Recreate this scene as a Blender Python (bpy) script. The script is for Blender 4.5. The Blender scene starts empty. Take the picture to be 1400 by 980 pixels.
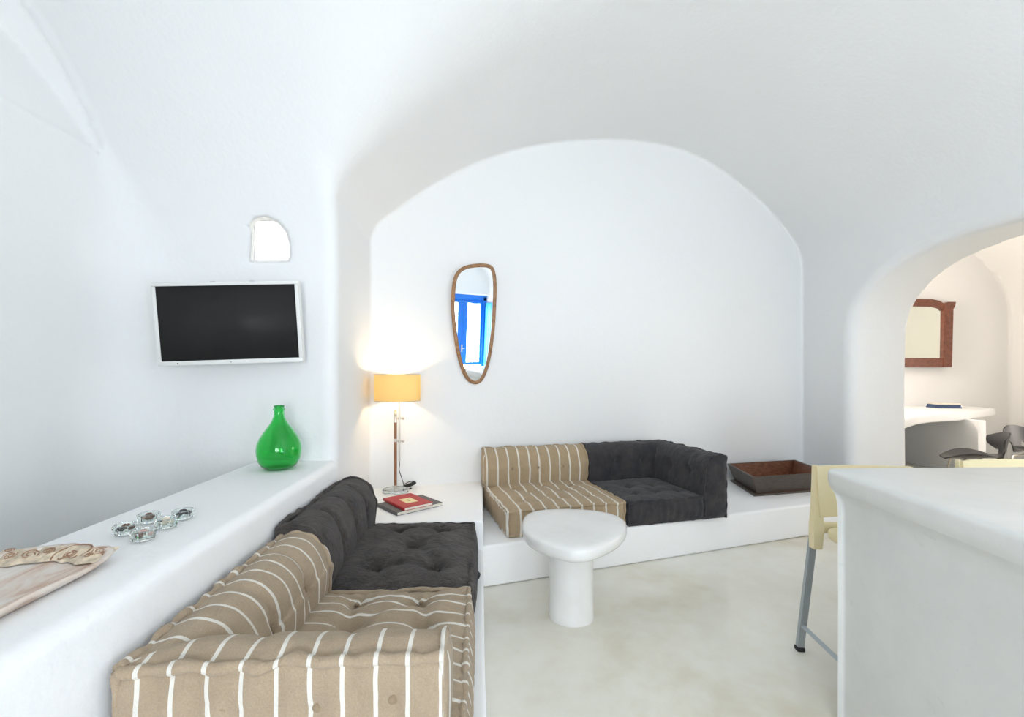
import bpy, bmesh, math, random
import numpy as np
from mathutils import Vector, Matrix
random.seed(7)
PI = math.pi
SC = bpy.context.scene
COL = SC.collection
# ------------------------------------------------------------------ camera, world, light, exposure
EYE = 1.4
F = 620.0                                   # focal length in pixels of a 1400 px wide frame
cam_d = bpy.data.cameras.new('camera')
cam_d.sensor_width = 36.0
cam_d.lens = F / 1400 * 36.0
cam_d.shift_y = 22 / 1400
cam_d.clip_start = 0.05
cam = bpy.data.objects.new('camera', cam_d)
COL.objects.link(cam)
cam.location = (0, 0, EYE)
cam.rotation_euler = (PI / 2, 0, 0)
SC.camera = cam
SC.view_settings.view_transform = 'Standard'
SC.view_settings.look = 'None'
SC.view_settings.gamma = 1
SC.view_settings.use_curve_mapping = False
SC.view_settings.exposure = 0.0
w = bpy.data.worlds.new('sky')
SC.world = w
w.use_nodes = True
w.node_tree.nodes['Background'].inputs[0].default_value = (1.0, 0.985, 0.96, 1)
w.node_tree.nodes['Background'].inputs[1].default_value = 1.6


def area(name, loc, rot, sx, sy, power, col):
    l = bpy.data.lights.new(name, 'AREA')
    l.shape = 'RECTANGLE'
    l.size, l.size_y, l.energy, l.color = sx, sy, power, col
    o = bpy.data.objects.new(name, l)
    COL.objects.link(o)
    o.location, o.rotation_euler = loc, rot
    return o


DAY = (0.90, 0.955, 1.0)
# daylight at the rear door and an added wide window; fill added in the side room (all behind the camera or out of view)
area('daylight_added_window', (0.3, -2.62, 1.55), (math.radians(135), 0, 0), 1.8, 2.2, 150, DAY)  # soft light for an unseen wide window added behind the camera
area('daylight_blue_door', (3.2, -2.75, 1.2), (math.radians(118), 0, 0), 1.5, 2.2, 126, DAY)
area('fill_side_room', (8.1, 4.2, 1.5), (PI / 2, 0, PI / 2), 1.8, 1.6, 58, (1.0, 0.91, 0.84))  # added fill that brightens the side room; the wall has no opening there

# ------------------------------------------------------------------ helpers
def P(px, py, h):
    """floor-plan point at height h behind a pixel of the 1400x980 frame"""
    y = F * (EYE - h) / (py - 512)
    return Vector(((px - 700) / F * y, y, h))


def mesh_obj(name, verts, faces, mat=None, parent=None, smooth=True, uv=None):
    me = bpy.data.meshes.new(name)
    me.from_pydata([tuple(v) for v in verts], [], [tuple(f) for f in faces])
    me.update()
    if uv is not None:
        l = me.uv_layers.new(name='UVMap')
        k = 0
        for f, u in zip(faces, uv):
            for q in u:
                l.data[k].uv = q
                k += 1
    if smooth:
        me.polygons.foreach_set('use_smooth', [True] * len(me.polygons))
    o = bpy.data.objects.new(name, me)
    COL.objects.link(o)
    if mat:
        me.materials.append(mat)
    if parent:
        o.parent = parent
    return o


def bm_obj(name, bm, mat=None, parent=None, smooth=True, angle=None):
    me = bpy.data.meshes.new(name)
    bmesh.ops.recalc_face_normals(bm, faces=bm.faces)
    bm.to_mesh(me)
    bm.free()
    if smooth:
        me.polygons.foreach_set('use_smooth', [True] * len(me.polygons))
        if angle is not None:
            me.set_sharp_from_angle(angle=math.radians(angle))
    o = bpy.data.objects.new(name, me)
    COL.objects.link(o)
    if mat:
        me.materials.append(mat)
    if parent:
        o.parent = parent
    return o


def empty(name, loc, rz=0.0):
    o = bpy.data.objects.new(name, None)
    COL.objects.link(o)
    o.empty_display_size = 0.1
    o.location = loc
    o.rotation_euler = (0, 0, rz)
    return o


def tag(o, label=None, cat=None, group=None, kind=None):
    if label:
        o['label'] = label
    if cat:
        o['category'] = cat
    if group:
        o['group'] = group
    if kind:
        o['kind'] = kind
    return o


def add_box(bm, x0, x1, y0, y1, z0, z1, bev=0.0, seg=2):
    r = bmesh.ops.create_cube(bm, size=1)
    vs = r['verts']
    for v in vs:
        v.co = Vector(((x0 + x1) / 2 + v.co.x * (x1 - x0), (y0 + y1) / 2 + v.co.y * (y1 - y0), (z0 + z1) / 2 + v.co.z * (z1 - z0)))
    if bev:
        es = list({e for v in vs for e in v.link_edges})
        bmesh.ops.bevel(bm, geom=es, offset=bev, segments=seg, profile=0.5, affect='EDGES')


def add_prism(bm, pts, z0, z1, bev=0.0, seg=3):
    """closed outline in xy, extruded in z, with rounded rims"""
    vs = [bm.verts.new((p[0], p[1], z0)) for p in pts]
    f = bm.faces.new(vs)
    r = bmesh.ops.extrude_face_region(bm, geom=[f])
    up = [g for g in r['geom'] if isinstance(g, bmesh.types.BMVert)]
    for v in up:
        v.co.z = z1
    bmesh.ops.recalc_face_normals(bm, faces=bm.faces)
    if bev:
        es = [e for e in {e for v in vs + up for e in v.link_edges} if abs(e.verts[0].co.z - e.verts[1].co.z) < 1e-6]
        bmesh.ops.bevel(bm, geom=es, offset=bev, segments=seg, profile=0.5, affect='EDGES', clamp_overlap=True)


def add_lathe(bm, prof, n=48, cx=0, cy=0):
    rings = []
    for r, z in prof:
        if r < 1e-5:
            rings.append([bm.verts.new((cx, cy, z))])
        else:
            rings.append([bm.verts.new((cx + r * math.cos(2 * PI * k / n), cy + r * math.sin(2 * PI * k / n), z)) for k in range(n)])
    for a, b in zip(rings, rings[1:]):
        for k in range(n):
            k2 = (k + 1) % n
            if len(a) == 1 and len(b) == 1:
                continue
            if len(a) == 1:
                bm.faces.new((a[0], b[k], b[k2]))
            elif len(b) == 1:
                bm.faces.new((a[k], b[0], a[k2]))
            else:
                bm.faces.new((a[k], b[k], b[k2], a[k2]))


def tube_data(pts, rad, n=8, closed=False, cap=True):
    """verts and faces of a tube through pts; rad is a number or a list"""
    pts = [Vector(p) for p in pts]
    N = len(pts)
    V, Fs = [], []
    up = Vector((0, 0, 1))
    prev = None
    for i, p in enumerate(pts):
        if closed:
            t = (pts[(i + 1) % N] - pts[i - 1])
        else:
            t = pts[min(i + 1, N - 1)] - pts[max(i - 1, 0)]
        t.normalize()
        if prev is None:
            a = up if abs(t.z) < 0.9 else Vector((1, 0, 0))
            x = t.cross(a).normalized()
        else:
            x = (prev - t * prev.dot(t)).normalized()
        prev = x
        y = t.cross(x)
        r = rad[i] if isinstance(rad, (list, tuple)) else rad
        for k in range(n):
            a = 2 * PI * k / n
            V.append(p + x * (r * math.cos(a)) + y * (r * math.sin(a)))
    M = N if closed else N - 1
    for i in range(M):
        j = (i + 1) % N
        for k in range(n):
            k2 = (k + 1) % n
            Fs.append((i * n + k, i * n + k2, j * n + k2, j * n + k))
    if cap and not closed:
        Fs.append(tuple(range(n))[::-1])
        Fs.append(tuple((N - 1) * n + k for k in range(n)))
    return V, Fs


def tube_obj(name, pts, rad, mat, parent=None, n=10, closed=False, axis=None):
    V, Fs = tube_data(pts, rad, n, closed)
    uv = None
    if axis is not None:
        uv = [[(V[i][axis], V[i][2]) for i in f] for f in Fs]
    return mesh_obj(name, V, Fs, mat, parent, True, uv)


# ------------------------------------------------------------------ materials
def nmat(name):
    m = bpy.data.materials.new(name)
    m.use_nodes = True
    t = m.node_tree
    return m, t, t.nodes['Principled BSDF']


def N(t, typ, **kw):
    n = t.nodes.new(typ)
    for k, v in kw.items():
        if k.startswith('i_'):
            n.inputs[k[2:].replace('_', ' ')].default_value = v
        else:
            setattr(n, k, v)
    return n


def plain(name, col, rough=0.6, metal=0.0, bump=0.0, bscale=60, var=0.0, spec=0.5, vscale=8):
    m, t, b = nmat(name)
    b.inputs['Roughness'].default_value = rough
    b.inputs['Metallic'].default_value = metal
    b.inputs['Specular IOR Level'].default_value = spec
    b.inputs['Base Color'].default_value = (*col, 1)
    tc = N(t, 'ShaderNodeTexCoord')
    if var:
        nz = N(t, 'ShaderNodeTexNoise', i_Scale=vscale, i_Detail=5.0)
        t.links.new(tc.outputs['Object'], nz.inputs['Vector'])
        cr = N(t, 'ShaderNodeValToRGB')
        cr.color_ramp.elements[0].position = 0.3
        cr.color_ramp.elements[1].position = 0.7
        cr.color_ramp.elements[0].color = (*[c * (1 - var) for c in col], 1)
        cr.color_ramp.elements[1].color = (*[min(1, c * (1 + var)) for c in col], 1)
        t.links.new(nz.outputs['Fac'], cr.inputs['Fac'])
        t.links.new(cr.outputs['Color'], b.inputs['Base Color'])
    if bump:
        nz = N(t, 'ShaderNodeTexNoise', i_Scale=bscale, i_Detail=4.0)
        t.links.new(tc.outputs['Object'], nz.inputs['Vector'])
        bp = N(t, 'ShaderNodeBump', i_Strength=bump, i_Distance=0.01)
        t.links.new(nz.outputs['Fac'], bp.inputs['Height'])
        t.links.new(bp.outputs['Normal'], b.inputs['Normal'])
    return m


def plaster(name, col, rough, bump):
    m, t, b = nmat(name)
    tc = N(t, 'ShaderNodeTexCoord')
    n1 = N(t, 'ShaderNodeTexNoise', i_Scale=3.0, i_Detail=3.0)
    n2 = N(t, 'ShaderNodeTexNoise', i_Scale=38.0, i_Detail=5.0)
    for n in (n1, n2):
        t.links.new(tc.outputs['Object'], n.inputs['Vector'])
    ad = N(t, 'ShaderNodeMath', operation='MULTIPLY_ADD')
    ad.inputs[1].default_value = 4.0
    t.links.new(n1.outputs['Fac'], ad.inputs[0])
    t.links.new(n2.outputs['Fac'], ad.inputs[2])
    bp = N(t, 'ShaderNodeBump', i_Strength=bump, i_Distance=0.006)
    t.links.new(ad.outputs[0], bp.inputs['Height'])
    t.links.new(bp.outputs['Normal'], b.inputs['Normal'])
    b.inputs['Base Color'].default_value = (*col, 1)
    b.inputs['Roughness'].default_value = rough
    b.inputs['Specular IOR Level'].default_value = 0.3
    return m


M = {}
M['wall'] = plaster('white_limewash', (0.87, 0.88, 0.88), 0.75, 0.25)
M['bench'] = plaster('white_masonry_paint', (0.93, 0.94, 0.945), 0.5, 0.3)


def polished_cement(name, c0, c1, c2, rough, scale, scratch=0.0):
    m, t, b = nmat(name)
    tc = N(t, 'ShaderNodeTexCoord')
    n1 = N(t, 'ShaderNodeTexNoise', i_Scale=scale, i_Detail=6.0, i_Roughness=0.55, i_Distortion=0.6)
    n2 = N(t, 'ShaderNodeTexNoise', i_Scale=scale * 7, i_Detail=6.0, i_Roughness=0.6)
    for n in (n1, n2):
        t.links.new(tc.outputs['Object'], n.inputs['Vector'])
    mx = N(t, 'ShaderNodeMath', operation='MULTIPLY_ADD')
    mx.inputs[1].default_value = 0.35
    t.links.new(n2.outputs['Fac'], mx.inputs[0])
    t.links.new(n1.outputs['Fac'], mx.inputs[2])
    cr = N(t, 'ShaderNodeValToRGB')
    e = cr.color_ramp.elements
    e[0].position, e[0].color = 0.45, (*c0, 1)
    e[1].position, e[1].color = 0.85, (*c2, 1)
    k = e.new(0.66)
    k.color = (*c1, 1)
    t.links.new(mx.outputs[0], cr.inputs['Fac'])
    out = cr.outputs['Color']
    if scratch:
        mp = N(t, 'ShaderNodeMapping')
        mp.inputs['Scale'].default_value = (1.0, 5.0, 9.0)
        mp.inputs['Rotation'].default_value = (0.5, 0.3, 0)
        t.links.new(tc.outputs['Object'], mp.inputs['Vector'])
        n3 = N(t, 'ShaderNodeTexNoise', i_Scale=2.2, i_Detail=8.0, i_Roughness=0.7, i_Distortion=1.5)
        t.links.new(mp.outputs['Vector'], n3.inputs['Vector'])
        r3 = N(t, 'ShaderNodeValToRGB')
        r3.color_ramp.elements[0].position = 0.28
        r3.color_ramp.elements[0].color = (0, 0, 0, 1)
        r3.color_ramp.elements[1].position = 0.38
        r3.color_ramp.elements[1].color = (1, 1, 1, 1)
        t.links.new(n3.outputs['Fac'], r3.inputs['Fac'])
        mm = N(t, 'ShaderNodeMix', data_type='RGBA', blend_type='MULTIPLY')
        mm.inputs[0].default_value = scratch
        t.links.new(out, mm.inputs[6])
        t.links.new(r3.outputs['Color'], mm.inputs[7])
        out = mm.outputs[2]
    t.links.new(out, b.inputs['Base Color'])
    b.inputs['Roughness'].default_value = rough
    bp = N(t, 'ShaderNodeBump', i_Strength=0.06, i_Distance=0.01)
    t.links.new(mx.outputs[0], bp.inputs['Height'])
    t.links.new(bp.outputs['Normal'], b.inputs['Normal'])
    return m


M['floor'] = polished_cement('polished_cement_floor', (0.69, 0.64, 0.51), (0.79, 0.775, 0.685), (0.85, 0.85, 0.78), 0.22, 0.9)
M['counter'] = polished_cement('trowelled_white_cement', (0.70, 0.71, 0.69), (0.75, 0.755, 0.735), (0.80, 0.80, 0.78), 0.33, 1.6, 0.12)
M['table'] = polished_cement('glossy_white_cement', (0.76, 0.76, 0.74), (0.80, 0.80, 0.785), (0.83, 0.83, 0.82), 0.22, 2.5)


def cloth(name, base, dark, stripe=None, period=0.08, width=0.17, off=0.0, weave=900, wr=0.5):
    m, t, b = nmat(name)
    b.inputs['Roughness'].default_value = 0.92
    b.inputs['Specular IOR Level'].default_value = 0.15
    b.inputs['Sheen Weight'].default_value = 0.15
    tc = N(t, 'ShaderNodeTexCoord')
    nz = N(t, 'ShaderNodeTexNoise', i_Scale=9.0, i_Detail=6.0, i_Roughness=0.6)
    mp = N(t, 'ShaderNodeMapping')
    mp.inputs['Scale'].default_value = (1, 1, 1)
    t.links.new(tc.outputs['Object'], mp.inputs['Vector'])
    t.links.new(mp.outputs['Vector'], nz.inputs['Vector'])
    cr = N(t, 'ShaderNodeValToRGB')
    cr.color_ramp.elements[0].position, cr.color_ramp.elements[0].color = 0.3, (*dark, 1)
    cr.color_ramp.elements[1].position, cr.color_ramp.elements[1].color = 0.7, (*base, 1)
    t.links.new(nz.outputs['Fac'], cr.inputs['Fac'])
    fine = N(t, 'ShaderNodeTexNoise', i_Scale=260.0, i_Detail=3.0)
    t.links.new(tc.outputs['Object'], fine.inputs['Vector'])
    fr = N(t, 'ShaderNodeMapRange')
    fr.inputs['To Min'].default_value = 0.8
    fr.inputs['To Max'].default_value = 1.2
    t.links.new(fine.outputs['Fac'], fr.inputs['Value'])
    mu = N(t, 'ShaderNodeMix', data_type='RGBA', blend_type='MULTIPLY')
    mu.inputs[0].default_value = 1.0
    t.links.new(cr.outputs['Color'], mu.inputs[6])
    t.links.new(fr.outputs['Result'], mu.inputs[7])
    out = mu.outputs[2]
    if stripe:
        uv = N(t, 'ShaderNodeUVMap', uv_map='UVMap')
        sx = N(t, 'ShaderNodeSeparateXYZ')
        t.links.new(uv.outputs['UV'], sx.inputs[0])
        dn = N(t, 'ShaderNodeTexNoise', i_Scale=7.0, i_Detail=1.0)
        t.links.new(tc.outputs['Object'], dn.inputs['Vector'])
        a1 = N(t, 'ShaderNodeMath', operation='MULTIPLY_ADD')
        a1.inputs[1].default_value = 0.012
        t.links.new(dn.outputs['Fac'], a1.inputs[0])
        t.links.new(sx.outputs['X'], a1.inputs[2])
        a2 = N(t, 'ShaderNodeMath', operation='ADD')
        a2.inputs[1].default_value = off + 10 * period
        t.links.new(a1.outputs[0], a2.inputs[0])
        dv = N(t, 'ShaderNodeMath', operation='DIVIDE')
        dv.inputs[1].default_value = period
        t.links.new(a2.outputs[0], dv.inputs[0])
        fc = N(t, 'ShaderNodeMath', operation='FRACT')
        t.links.new(dv.outputs[0], fc.inputs[0])
        lt = N(t, 'ShaderNodeMath', operation='LESS_THAN')
        lt.inputs[1].default_value = width
        t.links.new(fc.outputs[0], lt.inputs[0])
        mx = N(t, 'ShaderNodeMix', data_type='RGBA')
        t.links.new(lt.outputs[0], mx.inputs[0])
        t.links.new(out, mx.inputs[6])
        mx.inputs[7].default_value = (*stripe, 1)
        out = mx.outputs[2]
    t.links.new(out, b.inputs['Base Color'])
    wn = N(t, 'ShaderNodeTexNoise', i_Scale=16.0, i_Detail=7.0, i_Roughness=0.65, i_Distortion=0.8)
    t.links.new(tc.outputs['Object'], wn.inputs['Vector'])
    b1 = N(t, 'ShaderNodeBump', i_Strength=wr, i_Distance=0.035)
    t.links.new(wn.outputs['Fac'], b1.inputs['Height'])
    b2 = N(t, 'ShaderNodeBump', i_Strength=0.25, i_Distance=0.001)
    t.links.new(fine.outputs['Fac'], b2.inputs['Height'])
    t.links.new(b1.outputs['Normal'], b2.inputs['Normal'])
    t.links.new(b2.outputs['Normal'], b.inputs['Normal'])
    return m


CREAM = (0.74, 0.71, 0.64)
M['tan_near'] = cloth('striped_linen', (0.42, 0.33, 0.23), (0.37, 0.285, 0.195), CREAM, 0.078, 0.135, 0.03)
M['tan_far'] = cloth('striped_linen_faded', (0.44, 0.335, 0.215), (0.39, 0.295, 0.185), CREAM, 0.092, 0.14, 0.0)
M['char_near'] = cloth('charcoal_cotton', (0.090, 0.076, 0.068), (0.036, 0.032, 0.031), wr=0.9)
M['char_far'] = cloth('slate_cotton', (0.064, 0.058, 0.058), (0.030, 0.031, 0.038), wr=0.5)
M['tan_button'] = cloth('tan_linen_plain', (0.34, 0.26, 0.17), (0.30, 0.22, 0.14))
M['linen_plain'] = cloth('cream_linen', (0.62, 0.55, 0.45), (0.55, 0.48, 0.38))


def wood(name, c0, c1, scale=(1, 1, 10), rough=0.45):
    m, t, b = nmat(name)
    tc = N(t, 'ShaderNodeTexCoord')
    mp = N(t, 'ShaderNodeMapping')
    mp.inputs['Scale'].default_value = scale
    nz = N(t, 'ShaderNodeTexNoise', i_Scale=9.0, i_Detail=8.0, i_Roughness=0.6, i_Distortion=0.7)
    t.links.new(tc.outputs['Object'], mp.inputs['Vector'])
    t.links.new(mp.outputs['Vector'], nz.inputs['Vector'])
    cr = N(t, 'ShaderNodeValToRGB')
    cr.color_ramp.elements[0].position, cr.color_ramp.elements[0].color = 0.3, (*c0, 1)
    cr.color_ramp.elements[1].position, cr.color_ramp.elements[1].color = 0.7, (*c1, 1)
    t.links.new(nz.outputs['Fac'], cr.inputs['Fac'])
    t.links.new(cr.outputs['Color'], b.inputs['Base Color'])
    bp = N(t, 'ShaderNodeBump', i_Strength=0.15, i_Distance=0.005)
    t.links.new(nz.outputs['Fac'], bp.inputs['Height'])
    t.links.new(bp.outputs['Normal'], b.inputs['Normal'])
    b.inputs['Roughness'].default_value = rough
    return m


def glass(name, col, rough=0.0, ior=1.45):
    m, t, b = nmat(name)
    b.inputs['Base Color'].default_value = (*col, 1)
    b.inputs['Transmission Weight'].default_value = 1.0
    b.inputs['Roughness'].default_value = rough
    b.inputs['IOR'].default_value = ior
    return m


def mirror_mat(name, tint=(0.95, 0.96, 0.96)):
    m, t, b = nmat(name)
    b.inputs['Base Color'].default_value = (*tint, 1)
    b.inputs['Metallic'].default_value = 1.0
    b.inputs['Roughness'].default_value = 0.01
    return m


M['mirror'] = mirror_mat('mirror_silver')
M['mirror_old'] = mirror_mat('mirror_silver_aged', (0.84, 0.87, 0.80))
M['mirror_wood'] = wood('walnut_frame', (0.20, 0.095, 0.035), (0.40, 0.22, 0.10), (2, 2, 3))
M['mahogany'] = wood('mahogany_frame', (0.10, 0.030, 0.016), (0.22, 0.075, 0.042), (2, 2, 2), 0.35)
M['trough'] = wood('dark_stained_wood', (0.055, 0.042, 0.034), (0.100, 0.080, 0.067), (1.5, 8, 8), 0.5)
M['trough_in'] = wood('red_brown_worn_wood', (0.11, 0.035, 0.020), (0.27, 0.115, 0.06), (2, 6, 6), 0.5)
M['lamp_wood'] = wood('lamp_teak', (0.20, 0.075, 0.03), (0.32, 0.14, 0.06), (3, 3, 1), 0.35)
M['nickel'] = plain('brushed_nickel', (0.62, 0.58, 0.52), 0.28, 1.0)
M['brass'] = plain('pale_brass', (0.80, 0.66, 0.40), 0.25, 1.0)
M['black'] = plain('black_plastic', (0.02, 0.02, 0.022), 0.45)
M['black_shell'] = plain('black_moulded_shell', (0.032, 0.033, 0.036), 0.35, bump=0.1, bscale=80)
M['tv_white'] = plain('white_gloss_plastic', (0.82, 0.82, 0.80), 0.25)
M['tv_screen'] = plain('dark_screen', (0.024, 0.024, 0.024), 0.45, spec=0.15)
M['alu'] = plain('grey_anodised_aluminium', (0.42, 0.46, 0.48), 0.42, 0.55)
M['yellow'] = plain('pale_yellow_plastic', (0.90, 0.79, 0.50), 0.42)
M['rubber'] = plain('black_rubber', (0.02, 0.02, 0.02), 0.7)
M['green'] = glass('green_glass', (0.14, 0.79, 0.27))
M['clear'] = glass('clear_glass', (0.93, 0.99, 0.97))
M['acrylic'] = glass('clear_base_glass', (0.94, 0.96, 0.95))
M['red'] = plain('red_book_cloth', (0.42, 0.016, 0.022), 0.55, bump=0.1, bscale=300)
M['grey_book'] = plain('grey_book_cloth', (0.11, 0.105, 0.105), 0.6, bump=0.1, bscale=300)
M['page'] = plain('page_block', (0.78, 0.74, 0.64), 0.8)
M['label'] = plain('cream_book_label', (0.78, 0.66, 0.36), 0.6)
M['label_ink'] = plain('olive_label_ink', (0.42, 0.42, 0.16), 0.6)
M['navy'] = plain('navy_cover', (0.025, 0.055, 0.14), 0.4)
M['blue_paint'] = plain('bright_blue_paint', (0.012, 0.20, 0.72), 0.4)
M['blue_lit'] = plain('blue_paint_lit', (0.05, 0.42, 0.85), 0.4)  # door blue lightened so the open shutter looks lit
M['pebbles'] = [plain('brown_pebble', (0.16, 0.085, 0.06), 0.5), plain('pink_shell', (0.55, 0.38, 0.33), 0.5),
                plain('dark_pebble', (0.06, 0.055, 0.055), 0.4), plain('cream_shell', (0.68, 0.60, 0.48), 0.5)]


def shade_mat():
    m, t, b = nmat('yellow_fabric_shade')
    t.nodes.remove(b)
    out = t.nodes['Material Output']
    d = N(t, 'ShaderNodeBsdfDiffuse')
    d.inputs[0].default_value = (0.88, 0.74, 0.42, 1)
    tr = N(t, 'ShaderNodeBsdfTranslucent')
    tr.inputs[0].default_value = (0.95, 0.80, 0.44, 1)
    mx = N(t, 'ShaderNodeMixShader')
    mx.inputs[0].default_value = 0.5
    t.links.new(d.outputs[0], mx.inputs[1])
    t.links.new(tr.outputs[0], mx.inputs[2])
    t.links.new(mx.outputs[0], out.inputs[0])
    return m


M['shade'] = shade_mat()
m, t, b = nmat('warm_bulb')
b.inputs['Emission Color'].default_value = (1, 0.75, 0.42, 1)
b.inputs['Emission Strength'].default_value = 18
M['bulb'] = m


def ceramic():
    m, t, b = nmat('washed_terracotta_glaze')
    tc = N(t, 'ShaderNodeTexCoord')
    mp = N(t, 'ShaderNodeMapping')
    mp.inputs['Scale'].default_value = (9, 3, 3)
    mp.inputs['Rotation'].default_value = (0, 0, 0.5)
    t.links.new(tc.outputs['Object'], mp.inputs['Vector'])
    nz = N(t, 'ShaderNodeTexNoise', i_Scale=1.6, i_Detail=7.0, i_Roughness=0.6, i_Distortion=0.8)
    t.links.new(mp.outputs['Vector'], nz.inputs['Vector'])
    cr = N(t, 'ShaderNodeValToRGB')
    e = cr.color_ramp.elements
    e[0].position, e[0].color = 0.34, (0.50, 0.27, 0.17, 1)
    e[1].position, e[1].color = 0.62, (0.78, 0.74, 0.68, 1)
    k = e.new(0.46)
    k.color = (0.68, 0.56, 0.47, 1)
    t.links.new(nz.outputs['Fac'], cr.inputs['Fac'])
    t.links.new(cr.outputs['Color'], b.inputs['Base Color'])
    b.inputs['Roughness'].default_value = 0.4
    return m


M['ceramic'] = ceramic()
M['ceramic_edge'] = plain('cream_relief_glaze', (0.66, 0.55, 0.41), 0.5, bump=0.7, bscale=60, var=0.32, vscale=45)
M['terracotta'] = plain('brown_relief_line', (0.36, 0.20, 0.12), 0.6)

# ------------------------------------------------------------------ the cave room, carved as one hollow
LUN = [(-0.90, -1), (-0.90, 2.50), (-0.866, 2.604), (-0.80, 2.685), (-0.708, 2.766), (-0.592, 2.872), (-0.354, 3.059), (-0.042, 3.263),
       (0.286, 3.425), (0.633, 3.549), (1.0, 3.639), (1.388, 3.704), (1.8, 3.73), (2.148, 3.712), (2.514, 3.607), (2.8, 3.476),
       (3.098, 3.315), (3.356, 3.126), (3.568, 2.933), (3.68, 2.76), (3.70, 2.60), (3.70, -1)]
DOORP = [(4.53, -1), (4.53, 1.85), (4.48, 2.06), (4.29, 2.25), (4.08, 2.37), (3.8, 2.445), (3.4, 2.475), (3.0, 2.45), (2.6, 2.35),
         (2.35, 2.15), (2.25, 1.8), (2.25, -1)]
HOLE = [(-1.625, 2.10), (-1.385, 2.10), (-1.375, 2.13), (-1.378, 2.22), (-1.40, 2.29), (-1.45, 2.35), (-1.53, 2.385), (-1.60, 2.37),
        (-1.63, 2.33), (-1.615, 2.27), (-1.62, 2.2), (-1.63, 2.12)]


class Table:
    """signed distance to a polygon, sampled once on a 1 cm raster"""
    def __init__(s, poly, res=0.01, m=0.6):
        p = np.array(poly, float)
        s.o = p.min(0) - m
        n = np.ceil((p.max(0) + m - s.o) / res).astype(int) + 2
        s.res, s.n = res, n
        X, Y = np.meshgrid(s.o[0] + np.arange(n[0]) * res, s.o[1] + np.arange(n[1]) * res, indexing='ij')
        d = np.full(X.shape, 1e9)
        ins = np.zeros(X.shape, bool)
        for a, b_ in zip(p, np.roll(p, -1, 0)):
            e = b_ - a
            tt = np.clip(((X - a[0]) * e[0] + (Y - a[1]) * e[1]) / (e @ e), 0, 1)
            d = np.minimum(d, np.hypot(X - a[0] - e[0] * tt, Y - a[1] - e[1] * tt))
            c = ((a[1] > Y) != (b_[1] > Y))
            with np.errstate(divide='ignore', invalid='ignore'):
                ins ^= c & (X < (b_[0] - a[0]) * (Y - a[1]) / (b_[1] - a[1] if b_[1] != a[1] else 1e-9) + a[0])
        s.t = np.where(ins, -d, d).astype(np.float32)

    def __call__(s, x, y):
        fx = np.clip((x - s.o[0]) / s.res, 0, s.n[0] - 1.001)
        fy = np.clip((y - s.o[1]) / s.res, 0, s.n[1] - 1.001)
        i, j = fx.astype(np.int32), fy.astype(np.int32)
        fx, fy = fx - i, fy - j
        T = s.t
        return (T[i, j] * (1 - fx) * (1 - fy) + T[i + 1, j] * fx * (1 - fy) + T[i, j + 1] * (1 - fx) * fy + T[i + 1, j + 1] * fx * fy)


def round_poly(pl, it=3):
    p = [np.array(q, float) for q in pl]
    for _ in range(it):
        o_ = [p[0], p[1]]
        for a_, c_ in zip(p[1:-2], p[2:-1]):
            o_ += [a_ * 0.75 + c_ * 0.25, a_ * 0.25 + c_ * 0.75]
        p = o_ + [p[-2], p[-1]]
    return [tuple(q) for q in p]


TL, TD, TH = Table(round_poly(LUN, 2)), Table(round_poly(DOORP)), Table(HOLE)


def smin(a, b_, k):
    h = np.maximum(k - np.abs(a - b_), 0) / k
    return np.minimum(a, b_) - h * h * k * 0.25


def smax(a, b_, k):
    return -smin(-a, -b_, k)


def vaultA(y, h, shrink=0.0):
    yy, hh = y - 0.8, h - 2.05
    a, c = 2.02 - shrink, 1.65 - shrink
    low = np.abs(yy) - a
    q = np.sqrt((yy / a) ** 2 + (np.maximum(hh, 0) / c) ** 2)
    g = np.sqrt((yy / a ** 2) ** 2 + (np.maximum(hh, 0) / c ** 2) ** 2) + 1e-6
    up = (q - 1) * q / g
    return np.where(hh > 0, up, low)


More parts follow.
